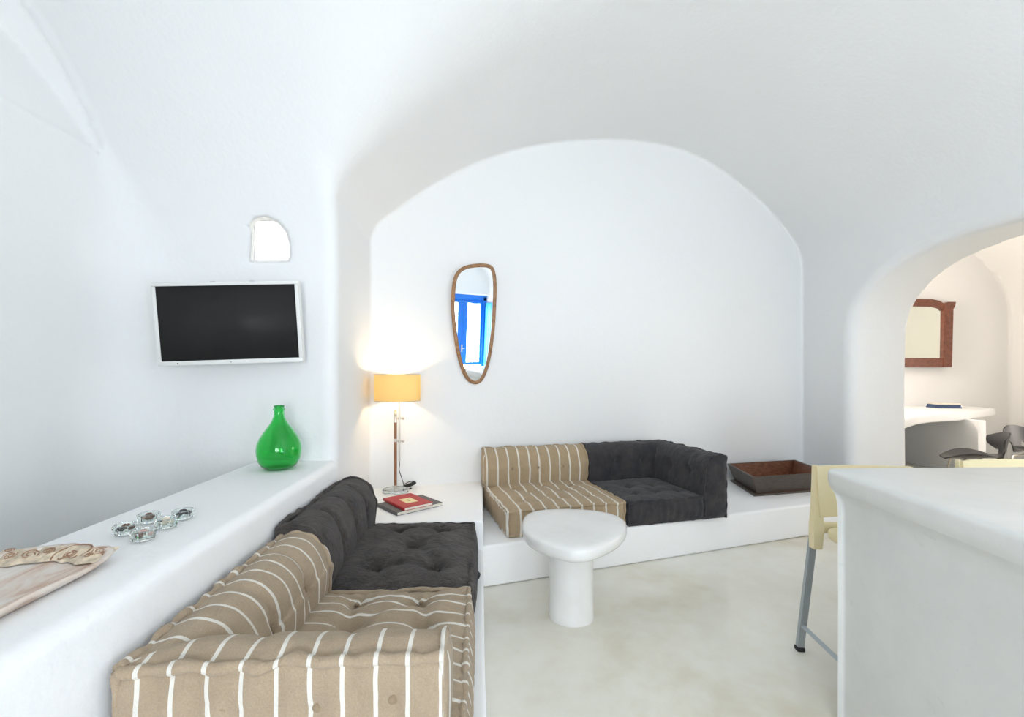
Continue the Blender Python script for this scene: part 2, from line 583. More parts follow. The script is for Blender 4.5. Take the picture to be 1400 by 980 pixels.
def sdf(x, y, h):
    wob = 0.006 * np.sin(2.1 * x + 1.3 * h + 0.5) * np.sin(1.7 * y + 0.9 * h) + 0.003 * np.sin(5.3 * x + 2.0) * np.sin(4.7 * y + 1.1 * h) * np.sin(4.1 * h)
    u = x + 0.07 * y
    B = smax(TL(u, h), (y - 4.09 - 0.335 * x) / 1.0546, 0.03)
    B = smax(B, -2.3 - y, 0.05)
    kk = 0.07 + 0.35 * np.clip((2.75 - h) / 0.7, 0, 1)
    A = smax(vaultA(y, h), -2.4 - x, kk)
    A = np.maximum(A, x - 1.2)
    flare = np.clip((-2.4 - x), 0, 1)
    Nn = smax(vaultA(y, h, 0.0) + 0.012 + flare * 0.8, -2.38 - x - 0.22 * np.clip(h - 2.55, 0, 1.2), 0.02)
    Nn = smax(np.maximum(Nn, x + 1.6), 2.64 - h, 0.12)
    A = np.minimum(A, Nn)
    room = smin(A, B, 0.09 + 0.5 * np.clip((h - 2.5) / 1.0, 0, 1))
    D = np.maximum(TD(y, h), np.maximum(3.0 - x, x - 4.3))
    room = smin(room, D, 0.11)
    ell = (np.sqrt(((x - 6.12) / 2.18) ** 2 + (np.maximum(h - 2.35, 0) / 1.5) ** 2) - 1) * 1.7
    low = np.abs(x - 6.12) - 2.18
    R = np.where(h > 2.35, ell, low)
    R = smax(R, y - 7.5 - 0.02 * (x - 6), 0.03)
    R = smax(R, 1.3 - y, 0.05)
    room = smin(room, R, 0.02)
    hole = smax(TH(x + 0.50 * (y - 2.82), h - 0.28 * (y - 2.82)), np.maximum(2.5 - y, y - 2.98), 0.01)
    room = smin(room, hole, 0.02)
    # added wide window and the door, opened in the rear wall
    win = smax(np.maximum(np.abs(x - 0.3) - 0.92, np.abs(h - 1.50) - 1.10), np.maximum(y + 2.0, -2.9 - y), 0.03)
    dr = smax(np.maximum(np.abs(x - 3.2) - 0.66, h - 2.33), np.maximum(y + 2.0, -2.9 - y), 0.03)
    room = smin(smin(room, win, 0.03), dr, 0.03)
    return room + wob


def carve(x0, x1, y0, y1, h0, h1, res):
    xs, ys, hs = np.arange(x0, x1 + res, res), np.arange(y0, y1 + res, res), np.arange(h0, h1 + res, res)
    V = np.empty((len(xs), len(ys), len(hs)), np.float32)
    Yg, Hg = np.meshgrid(ys, hs, indexing='ij')
    for i in range(0, len(xs), 16):
        xx = xs[i:i + 16][:, None, None]
        V[i:i + 16] = sdf(xx + 0 * Yg[None], Yg[None] + 0 * xx, Hg[None] + 0 * xx)
    S = V < 0
    c = np.zeros(tuple(n - 1 for n in V.shape), np.uint8)
    for dx in (0, 1):
        for dy in (0, 1):
            for dz in (0, 1):
                c += S[dx:dx + c.shape[0], dy:dy + c.shape[1], dz:dz + c.shape[2]]
    mixed = (c > 0) & (c < 8)
    idx = np.full(c.shape, -1, np.int32)
    I, J, K = np.nonzero(mixed)
    idx[I, J, K] = np.arange(len(I))
    acc = np.zeros((len(I), 3))
    cnt = np.zeros(len(I))
    cor = [(a, b_, d) for a in (0, 1) for b_ in (0, 1) for d in (0, 1)]
    for a in cor:
        for ax in range(3):
            if a[ax]:
                continue
            b_ = list(a)
            b_[ax] = 1
            va = V[I + a[0], J + a[1], K + a[2]].astype(float)
            vb = V[I + b_[0], J + b_[1], K + b_[2]].astype(float)
            m_ = (va < 0) != (vb < 0)
            tt = np.where(m_, va / np.where(m_, va - vb, 1), 0)
            p = np.tile(np.array(a, float), (len(I), 1))
            p[:, ax] += tt
            acc[m_] += p[m_]
            cnt[m_] += 1
    P0 = (acc / cnt[:, None] + np.stack([I, J, K], 1)) * res + np.array([x0, y0, h0])

    def grad(p):
        e = 0.004
        g = np.stack([sdf(p[:, 0] + e, p[:, 1], p[:, 2]) - sdf(p[:, 0] - e, p[:, 1], p[:, 2]),
                      sdf(p[:, 0], p[:, 1] + e, p[:, 2]) - sdf(p[:, 0], p[:, 1] - e, p[:, 2]),
                      sdf(p[:, 0], p[:, 1], p[:, 2] + e) - sdf(p[:, 0], p[:, 1], p[:, 2] - e)], 1) / (2 * e)
        return g
    for _ in range(2):
        g = grad(P0)
        n2 = (g * g).sum(1) + 1e-6
        st = sdf(P0[:, 0], P0[:, 1], P0[:, 2]) / n2
        d = g * st[:, None]
        ln = np.linalg.norm(d, axis=1)
        d *= np.minimum(1, res * 0.4 / (ln + 1e-9))[:, None]
        P0 -= d
    g = grad(P0)
    Nrm = -g / (np.linalg.norm(g, axis=1)[:, None] + 1e-9)
    quads = []
    for ax in range(3):
        sh = [slice(1, -1)] * 3
        sh[ax] = slice(0, -1)
        s0 = S[tuple(sh)]
        sh2 = list(sh)
        sh2[ax] = slice(1, None)
        s1 = S[tuple(sh2)]
        A0 = np.argwhere(s0 != s1)
        off = np.ones(3, int)
        off[ax] = 0
        A0 = A0 + off
        o1, o2 = (ax + 1) % 3, (ax + 2) % 3
        def cell(d1, d2):
            q = A0.copy()
            q[:, o1] -= d1
            q[:, o2] -= d2
            return idx[q[:, 0], q[:, 1], q[:, 2]]
        Q = np.stack([cell(1, 1), cell(0, 1), cell(0, 0), cell(1, 0)], 1)
        ins = S[A0[:, 0], A0[:, 1], A0[:, 2]]
        # solid lies towards +axis when the lower sample is inside the hollow: faces must look back at the hollow
        Q[ins] = Q[ins][:, ::-1]
        quads.append(Q)
    Q = np.concatenate(quads)
    return P0, Nrm, Q[(Q >= 0).all(1)]


def build_room(tagname, grid, classify):
    Pn, Nn, Q = carve(*grid)
    cen = Pn[Q].mean(1)
    nr = Nn[Q].mean(1)
    lab = classify(cen, nr)
    for name in sorted(set(lab.tolist())):
        if name == 'drop':
            continue
        q = Q[lab == name]
        used, inv = np.unique(q, return_inverse=True)
        inv = inv.reshape(q.shape)
        me = bpy.data.meshes.new(name)
        me.from_pydata(Pn[used].tolist(), [], inv.tolist())
        me.polygons.foreach_set('use_smooth', [True] * len(me.polygons))
        me.materials.append(M['wall'])
        me.update()
        me.normals_split_custom_set_from_vertices([tuple(v) for v in Nn[used]])
        o = bpy.data.objects.new(name, me)
        COL.objects.link(o)
        o['kind'] = 'structure'


def cls_main(c, n):
    lab = np.full(len(c), 'wall_left', dtype='<U16')
    x, y, h = c.T
    lab[x + 0.07 * y > 3.2] = 'wall_right'
    back = (np.abs(y - 4.09 - 0.335 * x) < 0.12) & (n[:, 1] < -0.7)
    lab[back] = 'wall_back'
    lab[(y < -1.9)] = 'wall_rear'
    ceil = ((n[:, 2] < -0.35) & ~((y > 2.86) & (x < -1.3)) & ~((x > 3.45)) & (y > -2.29))
    lab[ceil] = 'ceiling'
    lab[(h < -0.02) | ((y > 2.93) & (x < -1.3) & (h > 2.0) & (n[:, 1] < -0.5)) | (y < -2.84) | (x > 3.93)] = 'drop'
    return lab


def cls_side(c, n):
    lab = np.full(len(c), 'wall_side_room', dtype='<U16')
    x, y, h = c.T
    lab[(n[:, 2] < -0.35)] = 'ceiling_side_room'
    lab[(h < -0.02) | (x < 3.90)] = 'drop'
    return lab


build_room('main', (-3.0, 4.1, -3.0, 5.7, -0.09, 3.9, 0.03), cls_main)
build_room('side', (3.81, 8.5, 1.1, 7.8, -0.1, 4.1, 0.05), cls_side)
o = mesh_obj('floor', [(-3, -3, 0), (8.5, -3, 0), (8.5, 7.8, 0), (-3, 7.8, 0)], [(0, 1, 2, 3)], M['floor'])
o['kind'] = 'structure'

# ------------------------------------------------------------------ frames of reference
R4 = math.atan(0.07)                       # the left-hand masonry runs a little askew
RB = math.atan(0.27)


def L(u, v, z=0.0):
    """left-hand frame: u across, v along the ledge"""
    c, s = math.cos(R4), math.sin(R4)
    return Vector((u * c - v * s, u * s + v * c, z))


def soft_block(name, pts, z0, z1, mat, bev, label=None, cat=None, seg=4):
    bm = bmesh.new()
    add_prism(bm, pts, z0, z1, bev, seg)
    bm.normal_update()
    o = bm_obj(name, bm, mat, None, True, 40)
    if label:
        tag(o, label, cat)
    return o


# parapet ledge
def lp(*a):
    return [tuple(L(u, v)[:2]) for u, v in a]


def rounded_bar(name, prof, v0, v1, mat, frame, n=60, wob=0.003):
    """prof in (u, z) extruded along v with slight hand-made unevenness"""
    V, Fs = [], []
    m_ = len(prof)
    for i in range(n + 1):
        v = v0 + (v1 - v0) * i / n
        for k, (u, z) in enumerate(prof):
            du = wob * math.sin(2.3 * v + 0.4 * k) + wob * 0.6 * math.sin(5.1 * v + 2)
            dz = wob * (math.sin(1.9 * v + 1) - 1) * 0.5 if z > 0.05 else 0
            V.append(frame(u + du, v, z + dz))
    for i in range(n):
        for k in range(m_):
            k2 = (k + 1) % m_
            Fs.append((i * m_ + k, (i + 1) * m_ + k, (i + 1) * m_ + k2, i * m_ + k2))
    Fs.append(tuple(range(m_)))
    Fs.append(tuple(n * m_ + k for k in range(m_))[::-1])
    o = mesh_obj(name, V, Fs, mat)
    bm = bmesh.new()
    bm.from_mesh(o.data)
    bmesh.ops.recalc_face_normals(bm, faces=bm.faces)
    bm.to_mesh(o.data)
    bm.free()
    o.data.set_sharp_from_angle(angle=math.radians(50))
    return o


def round_top(u0, u1, z0, z1, r0, r1, n=6):
    p = [(u0, z0)]
    for k in range(n + 1):
        a = PI - PI / 2 * k / n
        p.append((u0 + r0 + r0 * math.cos(a), z1 - r0 + r0 * math.sin(a)))
    for k in range(n + 1):
        a = PI / 2 - PI / 2 * k / n
        p.append((u1 - r1 + r1 * math.cos(a), z1 - r1 + r1 * math.sin(a)))
    p.append((u1, z0))
    return p


LEDGE = 0.865
o = rounded_bar('parapet_ledge', round_top(-1.39, -0.885, 0, LEDGE, 0.012, 0.045), -2.0, 2.90, M['bench'], L)
tag(o, 'long white plastered parapet wall with flat ledge top running towards the television wall', 'ledge')
# seat platform on the left and the raised lamp block
PLAT = 0.28
o = rounded_bar('seat_platform', round_top(-0.89, 0.02, 0, PLAT, 0.01, 0.02), -0.6, 2.93, M['bench'], L)
tag(o, 'low white masonry seat platform along the parapet carrying the two left floor sofas', 'built-in bench')
BLK = 0.465
wl = lambda x: 4.09 + 0.335 * x + 0.03
pts = [tuple(L(-0.95, 2.91)[:2]), tuple(L(0.02, 2.91)[:2]), (-0.262, wl(-0.262)), (-1.22, wl(-1.22))]
o = soft_block('lamp_block', pts, 0, BLK, M['bench'], 0.018, 'raised white masonry corner block carrying the table lamp and two books', 'built-in shelf')
# back bench
bx = lambda x: 2.97 + 0.347 * (x + 0.19)
pts = [(-0.195, bx(-0.195)), (0.6, bx(0.6)), (1.4, bx(1.4)), (2.4, bx(2.4)), (3.5, bx(3.5)), (3.5, wl(3.5)), (-0.27, wl(-0.27))]
o = soft_block('wall_bench', pts, 0, 0.276, M['bench'], 0.022, 'low white masonry bench along the back wall under two floor sofas and the trough', 'built-in bench')

# ------------------------------------------------------------------ cushions
def vnoise(x, y, z, s=1.0):
    from mathutils import noise
    return noise.noise(Vector((x * s, y * s, z * s)))


def wavy(pts, amp, freq, seed=0.0):
    out = []
    for i, p in enumerate(pts):
        q = Vector(p)
        a = i * freq
        q += Vector((vnoise(q.x, q.y, q.z + seed, 14), vnoise(q.y, q.z, q.x + seed + 5, 14), vnoise(q.z, q.x, q.y + seed + 9, 14))) * amp
        out.append(q)
    return out


def lerp_line(ps, step):
    out = []
    for a, b_ in zip(ps, ps[1:]):
        a, b_ = Vector(a), Vector(b_)
        n = max(1, int((b_ - a).length / step))
        for k in range(n):
            out.append(a.lerp(b_, k / n))
    out.append(Vector(ps[-1]))
    return out


def piping(name, pts, mat, parent, axis, r=0.012, amp=0.010, closed=False, seed=0.0):
    P_ = lerp_line(pts + ([pts[0]] if closed else []), 0.012)
    if closed:
        P_ = P_[:-1]
    Q = wavy(P_, amp, 1, seed)
    rad = [r * (1 + 0.22 * math.sin(i * 0.85 + seed) * (0.5 + abs(vnoise(i * 0.05, seed, 0, 3))) + 0.25 * vnoise(p.x, p.y, p.z + seed, 22)) for i, p in enumerate(Q)]
    return tube_obj(name, Q, rad, mat, parent, 10, closed, axis)


def button(name, loc, nrm, mat, parent, r=0.013):
    bm = bmesh.new()
    add_lathe(bm, [(0, 0.006), (r * 0.6, 0.0055), (r * 0.9, 0.003), (r, 0), (r * 0.8, -0.004), (0, -0.005)], 16)
    me_r = Vector((0, 0, 1)).rotation_difference(Vector(nrm)).to_matrix().to_4x4()
    bm.transform(Matrix.Translation(loc) @ me_r)
    return bm_obj(name, bm, mat, parent)


def creases(x, y, tufts, R=0.10, depth=0.03, puff=0.0, rays=6, seed=0.0, link=0.26):
    """height offset of a tufted face at x, y"""
    d = 0.0
    best = 9
    for i, (tx, ty) in enumerate(tufts):
        dx, dy = x - tx, y - ty
        r = math.hypot(dx, dy)
        best = min(best, r)
        d -= depth * math.exp(-(r / (R * 0.55)) ** 1.3)
        if r < R * 2.2:
            a = math.atan2(dy, dx)
            d += 0.008 * math.cos(rays * a + i * 1.7 + seed) * math.exp(-r / (R * 0.75)) * min(1, r / 0.015)
    for i in range(len(tufts)):
        for j in range(i + 1, len(tufts)):
            ax, ay = tufts[i]
            bx_, by = tufts[j]
            l2 = (bx_ - ax) ** 2 + (by - ay) ** 2
            if l2 > link * link:
                continue
            tt = ((x - ax) * (bx_ - ax) + (y - ay) * (by - ay)) / l2
            if 0 < tt < 1:
                px, py = ax + (bx_ - ax) * tt, ay + (by - ay) * tt
                ds = math.hypot(x - px, y - py)
                d -= depth * 0.5 * math.exp(-(ds / 0.028) ** 2) * (1 - 0.5 * math.sin(PI * tt))
    return d


def pad(name, Lx, Ly, H, mat, parent, tufts, axis=0, puff=0.035, bulge=0.018, depth=0.035, z0=0.0, org=(0, 0), step=0.0125, seed=0.0, link=0.26, stepz=0.02):
    nx, ny, nz = int(Lx / step), int(Ly / step), max(6, int(H / stepz))
    idx, V, Fs = {}, [], []

    def vert(i, j, k):
        key = (i, j, k)
        if key in idx:
            return idx[key]
        a, b_, c = i / nx, j / ny, k / nz
        x, y, z = a * Lx, b_ * Ly, c * H
        ga, gb = 1 - abs(2 * a - 1) ** 5, 1 - abs(2 * b_ - 1) ** 5
        ea, eb = min(x, Lx - x), min(y, Ly - y)
        dz = 0
        if k == nz:
            dz = puff * ga * gb + creases(x, y, tufts, depth=depth, seed=seed, link=link)
            e = min(ea, eb)
            s = x if eb < ea else y
            dz += 0.004 * math.sin(s * 2 * PI / 0.05 + 3 * vnoise(x, y, seed, 4)) * math.exp(-e / 0.05) * min(1, e / 0.02)
            dz += 0.006 * vnoise(x, y, seed, 9)
        if k == 0:
            dz = 0
        sb = 4 * c * (1 - c)
        dx = dy = 0
        if i in (0, nx):
            dx = (1 if i else -1) * (bulge * sb * (0.4 + 0.6 * gb) + 0.004 * sb * math.sin(y * 2 * PI / 0.06 + seed + 4 * vnoise(y, z, seed, 5)))
        if j in (0, ny):
            dy = (1 if j else -1) * (bulge * sb * (0.4 + 0.6 * ga) + 0.004 * sb * math.sin(x * 2 * PI / 0.06 + seed + 4 * vnoise(x, z, seed, 5)))
        # soften plan corners
        rr = 0.02
        if ea < rr and eb < rr:
            f = (1 - ea / rr) * (1 - eb / rr) * 0.012
            dx += f * (1 if x < Lx / 2 else -1)
            dy += f * (1 if y < Ly / 2 else -1)
        idx[key] = len(V)
        V.append(Vector((org[0] + x + dx, org[1] + y + dy, z0 + z + dz)))
        return idx[key]

    for i in range(nx):
        for j in range(ny):
            Fs.append((vert(i, j, nz), vert(i + 1, j, nz), vert(i + 1, j + 1, nz), vert(i, j + 1, nz)))
    for i in range(0, nx, 2):
        for j in range(0, ny, 2):
            pass
    for i in range(nx):
        for k in range(nz):
            Fs.append((vert(i, 0, k), vert(i + 1, 0, k), vert(i + 1, 0, k + 1), vert(i, 0, k + 1)))
            Fs.append((vert(i, ny, k + 1), vert(i + 1, ny, k + 1), vert(i + 1, ny, k), vert(i, ny, k)))
    for j in range(ny):
        for k in range(nz):
            Fs.append((vert(0, j, k + 1), vert(0, j + 1, k + 1), vert(0, j + 1, k), vert(0, j, k)))
            Fs.append((vert(nx, j, k), vert(nx, j + 1, k), vert(nx, j + 1, k + 1), vert(nx, j, k + 1)))
    Fs.append(tuple([vert(i, 0, 0) for i in range(nx)] + [vert(nx, j, 0) for j in range(ny)] + [vert(i, ny, 0) for i in range(nx, 0, -1)] + [vert(0, j, 0) for j in range(ny, 0, -1)])[::-1])
    uv = [[(V[q][axis], V[q][2]) for q in f] for f in Fs]
    o = mesh_obj(name, V, Fs, mat, parent, True, uv)
    e = 0.004
    x0, y0, x1, y1 = org[0] + e, org[1] + e, org[0] + Lx - e, org[1] + Ly - e
    for zz in (z0 + H, z0 + 0.012):
        piping('piping', [(x0, y0, zz), (x1, y0, zz), (x1, y1, zz), (x0, y1, zz)], mat, o, axis, 0.011, 0.008, True, seed + zz)
    for cx, cy in ((x0, y0), (x1, y0), (x1, y1), (x0, y1)):
        piping('piping', [(cx, cy, z0 + 0.015), (cx, cy, z0 + H)], mat, o, axis, 0.008, 0.006, False, seed + cx * 3 + cy)
    return o


def back_profile(t_, H, n=34, crown=0.012):
    """outer foot -> outer top (piped edge) -> rounded over -> inner foot"""
    ctrl = [(0, 0), (0, H * 0.5), (0, H), (t_ * 0.12, H + crown), (t_ * 0.38, H + crown * 1.6), (t_ * 0.66, H - 0.002), (t_ * 0.88, H - 0.045),
            (t_ * 1.02, H - 0.11), (t_ * 1.06, H * 0.45), (t_, 0.0)]
    out = []
    for a, b_ in zip(ctrl[:2], ctrl[1:3]):
        for k in range(6):
            out.append((a[0] + (b_[0] - a[0]) * k / 6, a[1] + (b_[1] - a[1]) * k / 6))
    # catmull through the rest
    C = ctrl[2:]
    for i in range(len(C) - 1):
        p0, p1, p2, p3 = C[max(i - 1, 0)], C[i], C[i + 1], C[min(i + 2, len(C) - 1)]
        for k in range(5):
            s = k / 5
            q = []
            for d in (0, 1):
                q.append(0.5 * (2 * p1[d] + (p2[d] - p0[d]) * s + (2 * p0[d] - 5 * p1[d] + 4 * p2[d] - p3[d]) * s * s + (3 * p1[d] - p0[d] - 3 * p2[d] + p3[d]) * s ** 3))
            out.append(tuple(q))
    out.append(C[-1])
    return out


def sweep_back(name, path, t_, H, mat, parent, z0, btn, seed=0.0, step=0.0125, bd=0.028, outer_btn=None, puff=0.012, axes=None, bf=0.50, side=1, fold=0.014):
    """path: outer foot line (2 or 3 points); side=+1 when the inner side lies to the left of travel.
    btn: list of lists of distances along each leg where inner buttons sit"""
    prof = back_profile(t_, H)
    npf = len(prof)
    legs = []
    pv = [Vector((p[0], p[1], 0)) for p in path]
    rows, rowleg = [], []
    nleg = len(pv) - 1
    V, Fs, uv = [], [], []
    leglen = [(pv[i + 1] - pv[i]).length for i in range(nleg)]
    btn_pos = []
    for li in range(nleg):
        d = (pv[li + 1] - pv[li]).normalized()
        inn = Vector((-d.y, d.x, 0)) * side
        Ln = leglen[li]
        n = int(Ln / step)
        m0 = li > 0            # mitre at start
        m1 = li < nleg - 1     # mitre at end
        base = len(V)
        for i in range(n + 1):
            s0 = i / n
            for k, (a, b_) in enumerate(prof):
                lo = a if m0 else 0
                hi = Ln - (a if m1 else 0)
                s = lo + (hi - lo) * s0
                # bulge and buttons on the inner face and crown
                inner = min(1, max(0, (a / t_ - 0.15) / 0.5))
                topw = 1 if b_ > H * 0.75 else 0.5
                disp = 0
                for bs in btn[li]:
                    ds = s - bs
                    db = b_ - H * bf
                    r = math.hypot(ds, db)
                    if a > t_ * 0.6:
                        disp -= bd * math.exp(-(r / 0.045) ** 1.3)
                    disp -= fold * math.exp(-(ds / 0.022) ** 2) * inner * (1.0 if b_ > H * 0.5 else max(0, 0.4 + b_ / H * 0.6))
                    if a > t_ * 0.6:
                        disp += 0.004 * math.cos(6 * math.atan2(db, ds) + seed) * math.exp(-r / 0.07) * min(1, r / 0.015)
                for (bs, hh) in (outer_btn[li] if outer_btn else []):
                    if a < 1e-6:
                        r = math.hypot(s - bs, b_ - hh)
                        disp -= 0.018 * math.exp(-(r / 0.04) ** 1.3)
                        disp += 0.003 * math.cos(5 * math.atan2(b_ - hh, s - bs)) * math.exp(-r / 0.08) * min(1, r / 0.02)
                # mitre fold
                if m0:
                    disp -= fold * 1.3 * math.exp(-((s - a) / 0.03) ** 2) * inner
                if m1:
                    disp -= fold * 1.3 * math.exp(-((Ln - a - s) / 0.03) ** 2) * inner
                edge = min(s if not m0 else 9, (Ln - s) if not m1 else 9)
                disp += puff * (1 - math.exp(-edge / 0.06)) * inner
                if a < 1e-6:
                    disp += 0.010 * math.sin(PI * min(1, b_ / H)) + 0.004 * math.sin(s * 2 * PI / 0.09 + seed) * (b_ / H)
                disp += 0.005 * vnoise(s + li * 3, b_, a + seed, 11) * (1 if 0 < b_ else 0)
                # normal of profile
                pa, pb = prof[max(k - 1, 0)], prof[min(k + 1, npf - 1)]
                tx, tz = pb[0] - pa[0], pb[1] - pa[1]
                ll = math.hypot(tx, tz) + 1e-9
                nx_, nz_ = -tz / ll, tx / ll
                if a < 1e-6:
                    nx_, nz_ = -1, 0
                aa, bb = a + nx_ * disp, b_ + nz_ * disp
                V.append(pv[li] + d * s + inn * aa + Vector((0, 0, z0 + bb)))
        ax = axes[li]
        for i in range(n):
            for k in range(npf - 1):
                f = (base + i * npf + k, base + (i + 1) * npf + k, base + (i + 1) * npf + k + 1, base + i * npf + k + 1)
                Fs.append(f if side > 0 else f[::-1])
                uv.append([(V[q][ax], V[q][2]) for q in Fs[-1]])
            f = (base + i * npf + npf - 1, base + (i + 1) * npf + npf - 1, base + (i + 1) * npf, base + i * npf)
            Fs.append(f if side > 0 else f[::-1])
            uv.append([(V[q][ax], V[q][2]) for q in Fs[-1]])
        for bs in btn[li]:
            btn_pos.append((pv[li] + d * bs + inn * (t_ * 1.05 - bd + puff) + Vector((0, 0, z0 + H * bf)), inn))
        for (bs, hh) in (outer_btn[li] if outer_btn else []):
            btn_pos.append((pv[li] + d * bs - inn * (0.010 - 0.018) + Vector((0, 0, z0 + hh)), -inn))
        # end caps
        for end in ((0,) if not m0 else ()) + ((n,) if not m1 else ()):
            ring = [base + end * npf + k for k in range(npf)]
            c = sum((V[q] for q in ring), Vector()) / npf
            out = -d if end == 0 else d
            prev = ring
            for r_, bl in ((0.85, 0.012), (0.6, 0.018), (0.3, 0.02)):
                cur = []
                for q in ring:
                    cur.append(len(V))
                    V.append(c + (V[q] - c) * r_ + out * bl)
                for k in range(npf):
                    k2 = (k + 1) % npf
                    f = (prev[k], prev[k2], cur[k2], cur[k])
                    if (end == 0) == (side > 0):
                        f = f[::-1]
                    Fs.append(f[::-1])
                    # stripes run down the cap
                    uv.append([(V[q][1 - ax] * 1.0, V[q][2]) for q in Fs[-1]])
                prev = cur
            Fs.append(tuple(prev) if (end == 0) == (side > 0) else tuple(prev)[::-1])
            uv.append([(V[q][1 - ax], V[q][2]) for q in Fs[-1]])
    o = mesh_obj(name, V, Fs, mat, parent, True, uv)
    bm = bmesh.new()
    bm.from_mesh(o.data)
    bmesh.ops.remove_doubles(bm, verts=bm.verts, dist=0.0008)
    bmesh.ops.recalc_face_normals(bm, faces=bm.faces)
    bm.to_mesh(o.data)
    bm.free()
    # piping along the outer top edge, one piece per leg, and round both ends
    for li in range(nleg):
        piping('piping', [pv[li] + Vector((0, 0, z0 + H + 0.003)), pv[li + 1] + Vector((0, 0, z0 + H + 0.003))], mat, o, axes[li], 0.014, 0.012, False, seed + li)
    d = (pv[1] - pv[0]).normalized()
    inn = Vector((-d.y, d.x, 0)) * side
    piping('piping', [pv[0] + inn * a - d * 0.0 + Vector((0, 0, z0 + b_)) for a, b_ in prof], mat, o, 1 - axes[0] if False else axes[0], 0.011, 0.007, False, seed + 7)
    d = (pv[-1] - pv[-2]).normalized()
    inn = Vector((-d.y, d.x, 0)) * side
    piping('piping', [pv[-1] + inn * a + Vector((0, 0, z0 + b_)) for a, b_ in prof], mat, o, axes[-1], 0.011, 0.007, False, seed + 8)
    for p, nn in btn_pos:
        button('button', p, nn, M['tan_button'] if 'stripe' in mat.name else mat, o)
    # vertical corner seam on a mitred outer corner
    if nleg == 2:
        piping('piping', [pv[1] + Vector((0, 0, z0 + 0.01)), pv[1] + Vector((0, 0, z0 + H))], mat, o, axes[0], 0.010, 0.006, False, seed + 9)
    return o


def tuft_grid(Lx, Ly, kind=5, x0=0.0, y0=0.0):
    if kind == 5:
        g = [(0.25, 0.25), (0.75, 0.25), (0.5, 0.5), (0.25, 0.77), (0.75, 0.77)]
    else:
        g = [(0.2, 0.28), (0.5, 0.28), (0.8, 0.28), (0.35, 0.52), (0.65, 0.52), (0.2, 0.76), (0.5, 0.76), (0.8, 0.76)]
    return [(x0 + a * Lx, y0 + b_ * Ly) for a, b_ in g]


# --- left sofas (local x = u, y = v)
o1 = L(-0.845, 1.10, PLAT)
fut = empty('floor_sofa', o1, R4)
tag(fut, 'beige striped floor sofa with L-shaped back, nearest the camera on the left platform', 'sofa')
SL, SD, SH = 0.80, 0.90, 0.18
tf = [(0.30, 0.33), (0.56, 0.33), (0.36, 0.60), (0.64, 0.60), (0.34, 0.80), (0.60, 0.80)]
s = pad('seat_cushion', SL, SD, SH, M['tan_near'], fut, tf, axis=1, seed=1.0, puff=0.042, depth=0.045, link=0.33, bulge=0.022)
for tx, ty in tf[2:]:
    button('button', Vector((tx, ty, SH - 0.004)), (0, 0, 1), M['tan_button'], s, 0.010)
sweep_back('back_cushion', [(0.752, 0.02), (0.0, 0.02), (0.0, SD)], 0.19, 0.245, M['tan_near'], fut, SH, [[0.24, 0.47], [0.38, 0.66]], seed=2.0,
           outer_btn=[[(0.12, 0.145), (0.30, 0.135), (0.52, 0.14)], []], axes=[0, 1], side=-1, fold=0.012)
tab = bmesh.new()
add_box(tab, SL + 0.006, SL + 0.022, 0.30, 0.325, 0.07, 0.115, 0.003)
bm_obj('pull_tab', tab, M['linen_plain'], fut)

o2 = L(-0.865, 2.01, PLAT)
fut = empty('floor_sofa', o2, R4)
tag(fut, 'charcoal grey tufted floor sofa on the left platform behind the striped one, below the books', 'sofa')
SL2, SD2 = 0.825, 0.885
tf = [(0.36, 0.20), (0.66, 0.20), (0.50, 0.47), (0.36, 0.72), (0.66, 0.72)]
s = pad('seat_cushion', SL2, SD2, 0.175, M['char_near'], fut, tf, axis=1, seed=3.0, puff=0.055, depth=0.062, link=0.40, bulge=0.024)
for tx, ty in tf:
    button('button', Vector((tx, ty, 0.175 - 0.002)), (0, 0, 1), M['char_near'], s, 0.010)
sweep_back('back_cushion', [(0.0, 0.0), (0.0, SD2)], 0.20, 0.275, M['char_near'], fut, 0.18, [[0.22, 0.45, 0.68]], seed=4.0, axes=[1], side=-1, fold=0.026, puff=0.02, bd=0.035)
tube_obj('carry_handle', [(SL2 + 0.005, 0.34, 0.11), (SL2 + 0.025, 0.345, 0.10), (SL2 + 0.036, 0.36, 0.08), (SL2 + 0.03, 0.37, 0.055), (SL2 + 0.005, 0.37, 0.04)], 0.006, M['black'], fut)

# --- back sofas (local x along the bench)
def Bk(x, y, z=0.0):
    c, s_ = math.cos(RB), math.sin(RB)
    return Vector((-0.04 + x * c - y * s_, 3.11 + x * s_ + y * c, z))


fut = empty('floor_sofa', Bk(0.01, 0, 0.276), RB)
tag(fut, 'tan striped floor sofa with straight back on the back bench behind the coffee table', 'sofa')
tf = [(0.18, 0.22), (0.44, 0.22), (0.70, 0.22), (0.30, 0.42), (0.58, 0.42), (0.20, 0.58), (0.46, 0.60), (0.72, 0.58)]
W3 = 0.90
s = pad('seat_cushion', W3, 0.88, 0.18, M['tan_far'], fut, tf, axis=0, seed=5.0, puff=0.03, depth=0.03, link=0.22, step=0.0145)
for tx, ty in tf:
    button('button', Vector((tx, ty, 0.18 + 0.002)), (0, 0, 1), M['tan_button'], s, 0.009)
sweep_back('back_cushion', [(W3, 0.875), (0.0, 0.875)], 0.19, 0.285, M['tan_far'], fut, 0.185, [[0.22, 0.45, 0.68]], seed=6.0, axes=[0], side=1, fold=0.004, puff=0.008, bd=0.016, step=0.0145)

